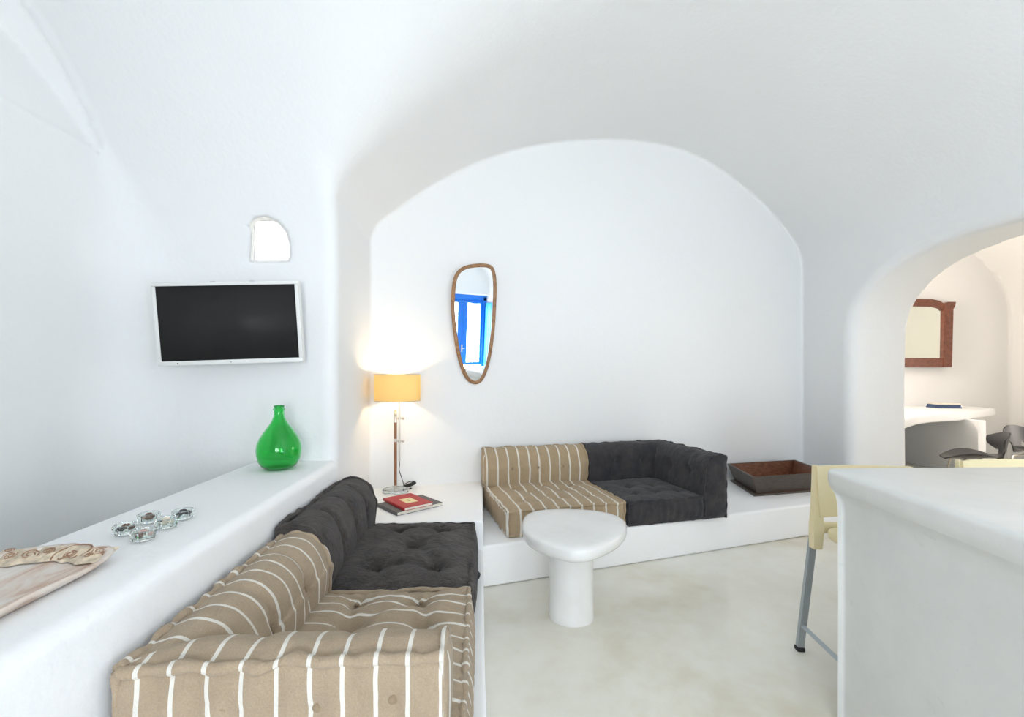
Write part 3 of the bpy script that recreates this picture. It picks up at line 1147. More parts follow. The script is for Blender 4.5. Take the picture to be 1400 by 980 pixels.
fut = empty('floor_sofa', Bk(0.935, 0, 0.276), RB)
tag(fut, 'dark slate corner floor sofa with right arm on the back bench beside the trough', 'sofa')
W4 = 0.85
tf = [(0.15, 0.18), (0.35, 0.20), (0.55, 0.18), (0.22, 0.42), (0.45, 0.42)]
s = pad('seat_cushion', W4 - 0.19, 0.68, 0.175, M['char_far'], fut, tf, axis=0, seed=7.0, puff=0.025, depth=0.022, link=0.28, step=0.0145)
for tx, ty in tf:
    button('button', Vector((tx, ty, 0.175 + 0.002)), (0, 0, 1), M['char_far'], s, 0.008)
sweep_back('back_cushion', [(W4, 0.0), (W4, 0.875), (0.0, 0.875)], 0.185, 0.475, M['char_far'], fut, 0.0, [[0.22, 0.47], [0.30, 0.56]], seed=8.0, axes=[1, 0], side=1, fold=0.006, puff=0.012, bd=0.055, bf=0.70, step=0.0145)
tube_obj('carry_handle', [(W4 + 0.004, 0.05, 0.16), (W4 + 0.028, 0.05, 0.14), (W4 + 0.034, 0.05, 0.09), (W4 + 0.024, 0.05, 0.05), (W4 + 0.004, 0.05, 0.03)], 0.009, M['char_far'], fut)

# ------------------------------------------------------------------ coffee table
tp = [(716.5, 705), (729, 697.8), (758, 694.2), (797, 694.5), (822, 697), (840, 701.5), (853, 709), (856.5, 718), (851, 727), (838, 735.5), (816, 745),
      (805, 748.5), (795, 749.5), (784, 749), (774, 747.5), (756, 743), (739, 738), (727, 732.5), (719, 726), (714.5, 717)]
TT = 0.525
root = empty('coffee_table', (0.345, 2.64, 0))
tag(root, 'white rounded triangular cement coffee table on a thick round column', 'table')
cl = [P(a, b_, TT) - Vector((0.345, 2.64, TT)) for a, b_ in tp]
# smooth outline
sm = []
n_ = len(cl)
for i in range(n_):
    p0, p1, p2, p3 = cl[i - 1], cl[i], cl[(i + 1) % n_], cl[(i + 2) % n_]
    for k in range(4):
        s_ = k / 4
        sm.append(0.5 * ((2 * p1) + (p2 - p0) * s_ + (2 * p0 - 5 * p1 + 4 * p2 - p3) * s_ ** 2 + (3 * p1 - p0 - 3 * p2 + p3) * s_ ** 3))
for _ in range(2):
    sm = [(sm[i - 1] + 2 * sm[i] + sm[(i + 1) % len(sm)]) / 4 for i in range(len(sm))]
cen = sum(sm, Vector()) / len(sm)
V, Fs = [], []
rings = [(0.0, 0, 0)]
prof = [(-0.02, TT - 0.004, ), (0, TT - 0.010), (0.004, TT - 0.020), (0.004, TT - 0.045), (0.0, TT - 0.062), (-0.012, TT - 0.078), (-0.035, TT - 0.088)]
prof = [(-0.06, TT)] + [(-0.025, TT - 0.001), (-0.012, TT - 0.004)] + prof[1:]
m_ = len(sm)
for off, z in prof:
    for i, p in enumerate(sm):
        tg = sm[(i + 1) % m_] - sm[i - 1]
        nn = Vector((tg.y, -tg.x, 0)).normalized()
        if nn.dot(p - cen) < 0:
            nn = -nn
        V.append(Vector((p.x, p.y, 0)) + nn * off + Vector((0, 0, z + 0.002 * math.sin(i * 0.3))))
for r_ in range(len(prof) - 1):
    for i in range(m_):
        j = (i + 1) % m_
        Fs.append((r_ * m_ + i, r_ * m_ + j, (r_ + 1) * m_ + j, (r_ + 1) * m_ + i))
Fs.append(tuple(range(m_)))
Fs.append(tuple((len(prof) - 1) * m_ + i for i in range(m_))[::-1])
o = mesh_obj('table_top', V, Fs, M['table'], root)
bm = bmesh.new(); bm.from_mesh(o.data); bmesh.ops.recalc_face_normals(bm, faces=bm.faces); bm.to_mesh(o.data); bm.free()
bm = bmesh.new()
add_lathe(bm, [(0.0, 0.0), (0.131, 0.0), (0.133, 0.01), (0.130, 0.03), (0.127, 0.15), (0.126, 0.3), (0.128, 0.38), (0.134, 0.440), (0, 0.440)], 64)
bm_obj('column', bm, M['table'], root, True, 50)

# ------------------------------------------------------------------ counter
root = empty('bar_counter', (1.4, 1.9, 0))
tag(root, 'large white polished cement bar counter with overhanging rounded top at the right edge', 'counter')
# upright face profile with corbel: (offset from face outwards, z)
CT = 1.019
outl = [(1.275, 1.848), (2.25, 1.883), (2.25, 0.98), (1.207, 0.98)]
def densify(pl, step=0.05, corner=0.03):
    out = []
    for i in range(len(pl)):
        a, b_ = Vector(pl[i]), Vector(pl[(i + 1) % len(pl)])
        n = max(2, int((b_ - a).length / step))
        for k in range(n):
            out.append(a.lerp(b_, k / n))
    for _ in range(3):
        out = [(out[i - 1] + 2 * out[i] + out[(i + 1) % len(out)]) / 4 for i in range(len(out))]
    return out
ol = densify(outl, 0.016)
nO = len(ol)
prof = [(-0.03, CT), (-0.016, CT - 0.001), (-0.007, CT - 0.004), (-0.001, CT - 0.011), (0, CT - 0.02), (0.0, CT - 0.045), (-0.004, CT - 0.064), (-0.014, CT - 0.080),
        (-0.030, CT - 0.093), (-0.045, CT - 0.108), (-0.055, CT - 0.130), (-0.060, CT - 0.17), (-0.062, 0.5), (-0.062, 0.0)]
def shell(prof, ol, closed_top=True):
    V, Fs = [], []
    cen = sum((Vector((p.x, p.y)) for p in ol), Vector((0, 0))) / len(ol)
    nrm = []
    for i in range(len(ol)):
        tg = ol[(i + 1) % len(ol)] - ol[i - 1]
        nn = Vector((tg.y, -tg.x)).normalized()
        if nn.dot(ol[i] - cen) < 0:
            nn = -nn
        nrm.append(nn)
    for off, z in prof:
        for i, p in enumerate(ol):
            q = p + Vector((nrm[i].x, nrm[i].y * 0.33)) * off
            V.append(Vector((q.x + 0.002 * math.sin(3 * z + i * 0.05), q.y, z)))
    n = len(ol)
    for r_ in range(len(prof) - 1):
        for i in range(n):
            j = (i + 1) % n
            Fs.append((r_ * n + i, r_ * n + j, (r_ + 1) * n + j, (r_ + 1) * n + i))
    if closed_top:
        Fs.append(tuple(range(n)))
    return V, Fs
off = Vector((1.4, 1.9, 0))
for nm, pr in (('counter_top', prof[:8]), ('counter_body', prof[7:])):
    V, Fs = shell(pr, ol, nm == 'counter_top')
    V = [v - off for v in V]
    o = mesh_obj(nm, V, Fs, M['counter'], root)
    bm = bmesh.new(); bm.from_mesh(o.data); bmesh.ops.recalc_face_normals(bm, faces=bm.faces); bmesh.ops.triangulate(bm, faces=[f for f in bm.faces if len(f.verts) > 4]); bm.to_mesh(o.data); bm.free()
    o.data.set_sharp_from_angle(angle=math.radians(70))

# ------------------------------------------------------------------ stools
def make_stool(loc, rz, label):
    root = empty('bar_stool', loc, rz)
    tag(root, label, 'stool', 'pale yellow bar stools behind the counter')
    # local: back at +y, seat towards -y, width along x
    Wd = 0.23
    HB, HS = 0.945, 0.655
    # back shell: gently bowed panel standing on the rear legs with a slot above the seat
    bm = bmesh.new()
    nx, nz = 28, 20
    def bow(x):
        return 0.035 * (1 - (x / Wd) ** 2)
    zs = [0.70 + (HB - 0.70) * k / nz for k in range(nz + 1)]
    for sgn, th in ((1, 0.0),):
        grid = {}
        for side in (0, 1):
            for i in range(nx + 1):
                for k in range(nz + 1):
                    x = -Wd + 2 * Wd * i / nx
                    z = zs[k]
                    lean = (z - 0.655) * 0.12
                    wv = 1.0
                    grid[(side, i, k)] = bm.verts.new((x * (1 - 0.02 * (z - 0.7)), bow(x) + lean - side * 0.014, z - (0.012 if 0 < k < nz else 0) * 0))
        for i in range(nx):
            for k in range(nz):
                bm.faces.new((grid[(0, i, k)], grid[(0, i + 1, k)], grid[(0, i + 1, k + 1)], grid[(0, i, k + 1)]))
                bm.faces.new((grid[(1, i, k + 1)], grid[(1, i + 1, k + 1)], grid[(1, i + 1, k)], grid[(1, i, k)]))
        for i in range(nx):
            for k in (0, nz):
                bm.faces.new((grid[(0, i, k)], grid[(1, i, k)], grid[(1, i + 1, k)], grid[(0, i + 1, k)]))
        for k in range(nz):
            for i in (0, nx):
                bm.faces.new((grid[(0, i, k)], grid[(0, i, k + 1)], grid[(1, i, k + 1)], grid[(1, i, k)]))
    bmesh.ops.bevel(bm, geom=[e for e in bm.edges if e.calc_face_angle(0) > 1.0], offset=0.004, segments=2, affect='EDGES')
    bm_obj('backrest', bm, M['yellow'], root, True, 50)
    # side uprights: plastic sleeves running from the rim down over the legs
    for sx in (-1, 1):
        bm = bmesh.new()
        V = []
        sec = [(HB, 0.030, 0.022), (0.85, 0.034, 0.026), (0.72, 0.042, 0.034), (0.655, 0.050, 0.042), (0.60, 0.046, 0.044), (0.545, 0.040, 0.040)]
        ringsv = []
        for z, wx, wy in sec:
            k = (HB - z)
            cx = sx * (Wd - 0.012 + 0.065 * k)
            cy = (z - 0.655) * 0.12 + 0.012 + (0.02 * max(0, 0.655 - z) * 4)
            ringsv.append([bm.verts.new((cx + a * wx / 2, cy + b_ * wy / 2, z)) for a, b_ in ((-1, -1), (1, -1), (1, 1), (-1, 1))])
        for a, b_ in zip(ringsv, ringsv[1:]):
            for k in range(4):
                k2 = (k + 1) % 4
                bm.faces.new((a[k], a[k2], b_[k2], b_[k]))
        bm.faces.new(ringsv[0]); bm.faces.new(ringsv[-1][::-1])
        bmesh.ops.bevel(bm, geom=[e for e in bm.edges if e.calc_face_angle(0) > 1.0], offset=0.006, segments=3, affect='EDGES')
        bm_obj('side_upright', bm, M['yellow'], root, True, 45)
    # seat with rounded skirt
    bm = bmesh.new()
    pts = []
    for k in range(40):
        a = 2 * PI * k / 40
        c_, s_ = math.cos(a), math.sin(a)
        pts.append((Wd * 0.98 * abs(c_) ** 0.45 * (1 if c_ > 0 else -1), -0.155 + 0.165 * abs(s_) ** 0.45 * (1 if s_ > 0 else -1)))
    add_prism(bm, pts, HS - 0.045, HS, 0.012, 3)
    bm_obj('seat', bm, M['yellow'], root, True, 50)
    bm = bmesh.new()
    add_box(bm, -Wd, Wd, -0.004, 0.026, 0.625, 0.672, 0.006)
    bm_obj('seat_rail', bm, M['yellow'], root, True, 50)
    feet = {}
    for sx in (-1, 1):
        for sy, yt, yb in ((1, 0.03, 0.075), (-1, -0.27, -0.30)):
            bm = bmesh.new()
            t0 = Vector((sx * (Wd + 0.012), yt, 0.60 if sy > 0 else 0.62))
            t1 = Vector((sx * (Wd + 0.052), yb, 0.018))
            d = (t1 - t0)
            ws = 0.019
            ringsv = []
            for p in (t0, t1):
                ringsv.append([bm.verts.new((p.x + a * ws * 0.85, p.y + b_ * ws * 0.8, p.z)) for a, b_ in ((-1, -1), (1, -1), (1, 1), (-1, 1))])
            for k in range(4):
                k2 = (k + 1) % 4
                bm.faces.new((ringsv[0][k], ringsv[0][k2], ringsv[1][k2], ringsv[1][k]))
            bm.faces.new(ringsv[0]); bm.faces.new(ringsv[1][::-1])
            bmesh.ops.bevel(bm, geom=[e for e in bm.edges], offset=0.004, segments=2, affect='EDGES')
            lg = bm_obj('leg', bm, M['alu'], root, True, 45)
            bm = bmesh.new()
            add_box(bm, t1.x - 0.019, t1.x + 0.019, t1.y - 0.018, t1.y + 0.018, 0.0, 0.02, 0.003)
            bm_obj('rubber_foot', bm, M['rubber'], lg)
            feet[(sx, sy)] = (t0, t1)
    def at(key, z):
        a, b_ = feet[key]
        return a.lerp(b_, (a.z - z) / (a.z - b_.z))
    for a, b_, z in (((-1, 1), (-1, -1), 0.13), ((1, 1), (1, -1), 0.13), ((-1, -1), (1, -1), 0.24)):
        p, q = at(a, min(z, 0.59)), at(b_, min(z, 0.59))
        V, Fs = tube_data([p, q], 0.014, 4)
        o = mesh_obj('foot_rail' if z < 0.5 else 'cross_rail', V, Fs, M['alu'], root, False)
    return root


make_stool((1.74, 2.215, 0), math.radians(-3), 'pale yellow bar stool with grey metal leg showing left of the counter corner')
make_stool((2.60, 2.38, 0), math.radians(4), 'pale yellow bar stool hidden behind the counter, only its back rim showing')

# ------------------------------------------------------------------ television
root = empty('television', (-1.6623, 2.66, 1.702))
yaw, pit, roll = 0.0852, 0.0767, 0.0348
fv = Vector((-math.sin(yaw), math.cos(yaw), 0))
rv = Vector((math.cos(yaw), math.sin(yaw), 0))
uv_ = Vector((0, 0, 1)) * math.cos(pit) - fv * math.sin(pit)
r2 = rv * math.cos(roll) + uv_ * math.sin(roll)
u3 = uv_ * math.cos(roll) - rv * math.sin(roll)
n3 = r2.cross(u3)                    # towards the room
mat = Matrix((r2, -n3, u3)).transposed()
root.rotation_euler = mat.to_euler()
tag(root, 'white framed flat television with dark screen on the left wall below the small window', 'television')
TW, THh = 0.817, 0.480
bm = bmesh.new()
add_box(bm, -TW / 2, TW / 2, 0.004, 0.045, -THh / 2, THh / 2, 0.006)
bm_obj('casing', bm, M['tv_white'], root, True, 45)
bm = bmesh.new()
bz = 0.021
for (x0, x1, z0, z1) in ((-TW / 2, TW / 2, THh / 2 - bz, THh / 2), (-TW / 2, TW / 2, -THh / 2, -THh / 2 + bz * 1.25), (-TW / 2, -TW / 2 + bz, -THh / 2 + bz, THh / 2 - bz), (TW / 2 - bz, TW / 2, -THh / 2 + bz, THh / 2 - bz)):
    add_box(bm, x0, x1, -0.006, 0.008, z0, z1, 0.003)
bm_obj('bezel', bm, M['tv_white'], root, True, 45)
bm = bmesh.new()
add_box(bm, -TW / 2 + 0.015, TW / 2 - 0.015, -0.001, 0.006, -THh / 2 + 0.02, THh / 2 - 0.015)
bm_obj('screen', bm, M['tv_screen'], root)
for px_ in (-0.08, 0.14):
    bm = bmesh.new()
    add_box(bm, px_ - 0.014, px_ + 0.014, 0.012, 0.03, THh / 2 - 0.004, THh / 2 + 0.004, 0.002)
    bm_obj('top_clip', bm, M['black'], root)
bm = bmesh.new()
add_lathe(bm, [(0, 0), (0.0045, 0), (0.0045, 0.002), (0, 0.002)], 16)
bm.transform(Matrix.Translation((0.0, -0.0062, -THh / 2 + 0.013)) @ Matrix.Rotation(PI / 2, 4, 'X'))
bm_obj('badge', bm, M['alu'], root)
bm = bmesh.new()
add_box(bm, -0.30, -0.294, -0.008, -0.004, -THh / 2 + 0.010, -THh / 2 + 0.016)
bm_obj('power_light', bm, M['black'], root)
bm = bmesh.new()
add_box(bm, -0.12, 0.12, 0.04, 0.06, -0.10, 0.10, 0.004)
add_box(bm, -0.03, 0.03, 0.055, 0.14, -0.03, 0.03, 0.004)
bm_obj('wall_bracket', bm, M['black'], root)

# ------------------------------------------------------------------ green demijohn
bp = P(381.5, 640.5, LEDGE)
root = empty('demijohn', bp + Vector((0, 0, -0.001)))
tag(root, 'round green glass demijohn bottle with short neck on the parapet ledge', 'bottle')
out = [(0.0, 0.004), (0.05, 0.002), (0.072, 0.006), (0.092, 0.022), (0.108, 0.05), (0.116, 0.085), (0.1175, 0.115), (0.113, 0.145), (0.100, 0.178), (0.080, 0.210),
       (0.057, 0.243), (0.038, 0.272), (0.0285, 0.298), (0.0262, 0.322), (0.0265, 0.332), (0.031, 0.335), (0.0315, 0.341), (0.028, 0.345), (0.0262, 0.349), (0.0262, 0.356), (0.0285, 0.359), (0.0275, 0.362)]
inn_ = [(0.0205, 0.362), (0.021, 0.33), (0.023, 0.298), (0.033, 0.272), (0.052, 0.243), (0.076, 0.209), (0.0965, 0.176), (0.1095, 0.144), (0.114, 0.115), (0.1125, 0.086),
        (0.1045, 0.052), (0.089, 0.026), (0.070, 0.0115), (0.05, 0.008), (0, 0.009)]
bm = bmesh.new()
add_lathe(bm, out + inn_, 64)
bm_obj('glass_body', bm, M['green'], root)

# ------------------------------------------------------------------ glass votives with pebbles
def votive(px, py, label, seed, mats):
    c = P(px, py, LEDGE)
    rr = random.Random(seed)
    root = empty('votive_glass', c + Vector((0, 0, 0.0005)), rr.uniform(0, 0.7))
    tag(root, label, 'glass holder', 'small glass pebble holders on the ledge')
    bm = bmesh.new()
    pr = [(0.0, 0.0), (0.028, 0.0), (0.032, 0.003), (0.036, 0.014), (0.0365, 0.030), (0.034, 0.032), (0.0275, 0.032), (0.0265, 0.028), (0.025, 0.009), (0.0, 0.007)]
    add_lathe(bm, pr, 8)
    bmesh.ops.bevel(bm, geom=[e for e in bm.edges if e.calc_face_angle(0) > 0.5], offset=0.0012, segments=1, affect='EDGES')
    bm_obj('glass_cup', bm, M['clear'], root, False)
    for k in range(5):
        bm = bmesh.new()
        bmesh.ops.create_icosphere(bm, subdivisions=3, radius=1)
        a = 2 * PI * k / 5 + rr.random()
        rad = 0.0125 if k < 4 else 0.0
        s_ = Vector((rr.uniform(0.009, 0.013), rr.uniform(0.007, 0.010), rr.uniform(0.006, 0.009)))
        for v in bm.verts:
            f = 1 + 0.25 * vnoise(v.co.x, v.co.y, v.co.z + seed + k, 1.5)
            v.co = Vector((v.co.x * s_.x, v.co.y * s_.y, v.co.z * s_.z)) * f
        bm.transform(Matrix.Translation((rad * math.cos(a), rad * math.sin(a), 0.018 + 0.009 * (k == 4))) @ Matrix.Rotation(rr.random() * 3, 4, 'Z'))
        bm_obj('pebble', bm, M['pebbles'][mats[k % len(mats)]], root)


votive(172, 729.5, 'clear glass holder with brown pebbles, leftmost of the five on the ledge', 1, [0, 1, 0, 2])
votive(204, 713.5, 'clear glass holder with brown and pink shells, farthest back of the five on the ledge', 2, [0, 3, 1, 0])
votive(196.5, 737.5, 'clear glass holder with orange-brown shells, front one of the five on the ledge', 3, [1, 0, 3, 0])
votive(227.5, 720.5, 'clear glass holder with a large cream shell, between the front glass and the rightmost one', 4, [3, 3, 2, 3])
votive(250.5, 708.5, 'clear glass holder with black pebbles, rightmost and closest to the green bottle', 5, [2, 2, 2, 2])

# ------------------------------------------------------------------ ceramic platter
root = empty('ceramic_platter', L(-1.195, 1.10, LEDGE + 0.0005), R4)
tag(root, 'long pinkish beige ceramic platter with embossed scalloped end, at the left edge on the ledge', 'platter')
# local x = u (-.17...18), y = v
def platter_outline(n=140):
    pts = []
    W_, Hh = 0.172, 0.30
    for k in range(n):
        a = 2 * PI * k / n
        c_, s_ = math.cos(a), math.sin(a)
        x = W_ * abs(c_) ** 0.32 * (1 if c_ > 0 else -1)
        y = Hh * abs(s_) ** 0.32 * (1 if s_ > 0 else -1)
        if abs(y) > Hh * 0.86:      # scalloped ends
            tt = x / W_
            y += math.copysign(0.030 * math.exp(-((tt - 0.0) / 0.38) ** 2) + 0.016 * abs(tt) ** 6 - 0.008 * math.sin(tt * 9) ** 2, y)
        pts.append(Vector((x, y, 0)))
    return pts
pl = platter_outline()
n_ = len(pl)
prof = [(1.0, 0.030, 0), (0.985, 0.034, 0), (0.93, 0.028, 0), (0.86, 0.017, 0), (0.80, 0.011, 0), (0.70, 0.009, 0), (0.3, 0.008, 0), (0.02, 0.008, 0)]
under = [(1.0, 0.030), (0.99, 0.024), (0.94, 0.016), (0.86, 0.003), (0.82, 0.0), (0.3, 0.0)]
def plat_rings(prof_):
    V, Fs = [], []
    for pr in prof_:
        for p in pl:
            f, z = pr[0], pr[1]
            wob = 0.0035 * math.sin(p.y * 22 + 1) * (f > 0.9) + 0.002 * math.sin(p.x * 60) * (f > 0.9)
            # constant-width rim instead of proportional
            d_ = 0.17 * (1 - f)
            q = Vector((math.copysign(max(0, abs(p.x) - d_), p.x), math.copysign(max(0, abs(p.y) - d_ * 1.2), p.y), 0))
            if f < 0.75:
                q = Vector((p.x * f, p.y * f, 0))
            V.append(Vector((q.x, q.y, z + wob)))
    for r_ in range(len(prof_) - 1):
        for i in range(n_):
            j = (i + 1) % n_
            Fs.append((r_ * n_ + i, r_ * n_ + j, (r_ + 1) * n_ + j, (r_ + 1) * n_ + i))
    Fs.append(tuple((len(prof_) - 1) * n_ + i for i in range(n_)))
    return V, Fs
V, Fs = plat_rings(prof)
V2, F2 = plat_rings(under)
k0 = len(V)
o = mesh_obj('dish', V + V2, Fs + [tuple(i + k0 for i in f)[::-1] for f in F2], M['ceramic'], root)
bm = bmesh.new(); bm.from_mesh(o.data); bmesh.ops.remove_doubles(bm, verts=bm.verts, dist=1e-5); bmesh.ops.recalc_face_normals(bm, faces=bm.faces); bm.to_mesh(o.data); bm.free()
# embossed band on the far end
bm = bmesh.new()
def band_y(x):
    tt = x / 0.172
    return 0.30 + 0.030 * math.exp(-(tt / 0.38) ** 2) + 0.016 * abs(tt) ** 6 - 0.008 * math.sin(tt * 9) ** 2 - 0.012 - 0.02 * max(0, abs(tt) - 0.85)
nb, nw = 60, 14
g = {}
for i in range(nb + 1):
    x = -0.155 + 0.31 * i / nb
    for j in range(nw + 1):
        tt = j / nw
        y = band_y(x) - tt * 0.062
        z = 0.036 - 0.022 * tt ** 1.2 + 0.003 * vnoise(x, y, 3.0, 60) + 0.0022 * math.sin(x * 180) * math.sin(y * 150) * math.sin(PI * tt)
        g[(i, j)] = bm.verts.new((x, y, z))
for i in range(nb):
    for j in range(nw):
        bm.faces.new((g[(i, j)], g[(i, j + 1)], g[(i + 1, j + 1)], g[(i + 1, j)]))
bm_obj('embossed_band', bm, M['ceramic_edge'], root)


def scroll(cx, cy, r, a0, a1, rad=0.0013, sq=0.8, shrink=0.0):
    pts = []
    for k in range(31):
        f = r * (1 - shrink * k / 30)
        a = a0 + (a1 - a0) * k / 30
        x, y = cx + f * math.cos(a), cy + sq * f * math.sin(a)
        tt = min(1.0, max(0.0, (band_y(x) - y) / 0.062))
        pts.append(Vector((x, y, 0.037 - 0.022 * tt ** 1.2)))
    return tube_data(pts, rad, 6)


V, Fs = [], []
for a in ((0.035, 0.275, 0.046, PI + 0.5, -0.5, 0.0017, 0.85), (0.035, 0.270, 0.015, 0, 2 * PI), (0.035, 0.270, 0.008, 0, 2 * PI, 0.0018), (0.020, 0.262, 0.009, PI, 2 * PI), (0.050, 0.262, 0.009, PI, 2 * PI),
          (-0.07, 0.268, 0.020, 0, 4 * PI, 0.0012, 0.9, 0.8), (-0.115, 0.262, 0.018, PI, -3 * PI, 0.0012, 0.9, 0.8), (0.110, 0.272, 0.020, 0, 4 * PI, 0.0012, 0.9, 0.8), (-0.035, 0.285, 0.014, 0, 4 * PI, 0.0012, 0.9, 0.8),
          (0.135, 0.262, 0.012, PI, -2 * PI, 0.0012, 0.9, 0.7), (0.095, 0.255, 0.010, 0, 3 * PI, 0.0012, 0.9, 0.7), (-0.14, 0.285, 0.012, 0, 3 * PI, 0.0012, 0.9, 0.7)):
    v, f = scroll(*a)
    k0 = len(V)
    V += v
    Fs += [tuple(q + k0 for q in ff) for ff in f]
mesh_obj('relief_scroll', V, Fs, M['terracotta'], root)

# ------------------------------------------------------------------ table lamp
LX, LY = -0.928, 3.61
root = empty('table_lamp', (LX, LY, BLK))
tag(root, 'slim table lamp with lit yellow drum shade, wooden and metal rods and clear round base', 'lamp')
bm = bmesh.new()
add_lathe(bm, [(0, 0.0015), (0.098, 0.0015), (0.10, 0.003), (0.10, 0.022), (0.098, 0.0245), (0, 0.0245)], 64)
bm_obj('base', bm, M['acrylic'], root, True, 40)
bm = bmesh.new()
add_lathe(bm, [(0, 0.055), (0.0115, 0.055), (0.0118, 0.32), (0.0118, 0.40), (0, 0.40)], 20)
add_lathe(bm, [(0, 0.425), (0.0115, 0.425), (0.0115, 0.555), (0, 0.555)], 20)
bm_obj('wooden_rod', bm, M['lamp_wood'], root, True, 50)
for pf in ([(0, 0.025), (0.010, 0.025), (0.010, 0.055), (0, 0.055)], [(0, 0.40), (0.0128, 0.40), (0.0128, 0.425), (0, 0.425)],
           [(0, 0.555), (0.0125, 0.555), (0.0125, 0.60), (0.0105, 0.603), (0.0105, 0.606), (0.0125, 0.609), (0.0125, 0.625), (0, 0.625)]):
    bm = bmesh.new()
    add_lathe(bm, pf, 20)
    bm_obj('rod_sleeve', bm, M['nickel'], root, True, 50)
bm = bmesh.new()
add_lathe(bm, [(0, 0.625), (0.009, 0.625), (0.009, 0.65), (0.006, 0.655), (0, 0.655)], 20)
bm_obj('finial', bm, M['brass'], root, True, 50)
bm = bmesh.new()
add_lathe(bm, [(0, 0.245), (0.007, 0.25), (0.007, 0.80), (0, 0.80)], 16, 0.032)
bm_obj('metal_rod', bm, M['nickel'], root, True, 50)
for z in (0.405, 0.585):
    bm = bmesh.new()
    V, Fs = tube_data([(-0.004, 0, z), (0.060, 0, z)], 0.004, 10)
    vs = [bm.verts.new(v) for v in V]
    for f in Fs:
        bm.faces.new([vs[i] for i in f])
    add_lathe(bm, [(0, z - 0.012), (0.011, z - 0.011), (0.011, z + 0.011), (0, z + 0.012)], 16, 0.032)
    bmesh.ops.create_uvsphere(bm, u_segments=16, v_segments=10, radius=0.0105, matrix=Matrix.Translation((0.062, 0, z)))
    bm_obj('clamp_knob', bm, M['nickel'], root, True, 50)
SX = 0.018
bm = bmesh.new()
rs, z0, z1 = 0.178, 0.728, 0.937
add_lathe(bm, [(rs, z0), (rs, z1), (rs - 0.002, z1), (rs - 0.002, z0), (rs, z0)], 72, SX)
sh = bm_obj('lamp_shade', bm, M['shade'], root, True, 40)
bm = bmesh.new()
for z in (z0, z1):
    V, Fs = tube_data([(SX + rs * math.cos(2 * PI * k / 72), rs * math.sin(2 * PI * k / 72), z) for k in range(72)], 0.0025, 6, True)
    vs = [bm.verts.new(v) for v in V]
    for f in Fs:
        bm.faces.new([vs[i] for i in f])
for k in range(3):
    a = 2 * PI * k / 3
    V, Fs = tube_data([(0.032, 0, 0.79), (SX + rs * math.cos(a), rs * math.sin(a), 0.79)], 0.0018, 6)
    vs = [bm.verts.new(v) for v in V]
    for f in Fs:
        bm.faces.new([vs[i] for i in f])
bm_obj('shade_ring', bm, M['nickel'], sh)
bm = bmesh.new()
add_lathe(bm, [(0, 0.80), (0.013, 0.80), (0.014, 0.815), (0.022, 0.835), (0.026, 0.852), (0.022, 0.872), (0.010, 0.882), (0, 0.884)], 24, 0.032)
bm_obj('bulb', bm, M['bulb'], root)
lt = bpy.data.lights.new('lamp_bulb_light', 'POINT')
lt.energy = 24
lt.color = (1.0, 0.76, 0.48)
lt.shadow_soft_size = 0.03
lo = bpy.data.objects.new('lamp_bulb_light', lt)
COL.objects.link(lo)
lo.parent = root
lo.location = (0.032, 0, 0.855)
# flex hanging from the metal rod to a black coil on the block behind the base
pts = [(0.032, 0, 0.245), (0.030, 0.01, 0.21), (0.022, 0.03, 0.17), (0.028, 0.05, 0.13), (0.038, 0.07, 0.08), (0.044, 0.085, 0.045), (0.05, 0.095, 0.012)]
P_ = []
for i in range(len(pts) - 1):
    p0, p1, p2, p3 = [Vector(pts[max(0, min(len(pts) - 1, i + d))]) for d in (-1, 0, 1, 2)]
    for k in range(6):
        s_ = k / 6
        P_.append(0.5 * ((2 * p1) + (p2 - p0) * s_ + (2 * p0 - 5 * p1 + 4 * p2 - p3) * s_ ** 2 + (3 * p1 - p0 - 3 * p2 + p3) * s_ ** 3))
# coil
rr = random.Random(3)
cc = Vector((0.085, 0.125, 0.030))
for k in range(84):
    a = k * 0.33
    P_.append(cc + Vector((0.046 * math.cos(a) * (1 + 0.15 * math.sin(k * 0.11)), 0.024 * math.sin(a) * (1 + 0.2 * math.cos(k * 0.13)), 0.020 * math.sin(a + 0.6 + k * 0.02) + 0.004 * math.sin(k * 0.21))))
P_ = [Vector((p.x, p.y, max(p.z, 0.004))) for p in P_]
tube_obj('power_cord', P_, 0.0032, M['black'], root, 6)
bm = bmesh.new()
add_box(bm, 0.090, 0.108, 0.085, 0.10, 0.001, 0.012, 0.003)
bm_obj('plug', bm, M['black'], root)

# ------------------------------------------------------------------ books
def book(name, Lp, Bp, Rp, z, th, cover, label, cat='book', group=None, pages=M['page']):
    """Lp-Bp is the spine side, Bp-Rp the visible page edge"""
    ex = (Bp - Lp); ex.z = 0
    W_ = ex.length
    ex.normalize()
    ey = (Rp - Bp); ey.z = 0
    H_ = ey.length
    a = math.atan2(ex.y, ex.x)
    root = empty(name, Vector((Lp.x, Lp.y, z)), a)
    tag(root, label, cat, group)
    c = 0.0025
    bm = bmesh.new()
    add_box(bm, 0, W_, 0, H_, 0, c, 0.0008, 1)
    add_box(bm, 0, W_, 0, H_, th - c, th, 0.0008, 1)
    add_box(bm, 0, W_, -0.003, 0.004, 0, th, 0.002, 2)
    bm_obj('cover', bm, cover, root, True, 40)
    bm = bmesh.new()
    add_box(bm, 0.004, W_ - 0.004, 0.003, H_ - 0.004, c, th - c)
    bm_obj('page_block', bm, pages, root, False)
    return root, W_, H_


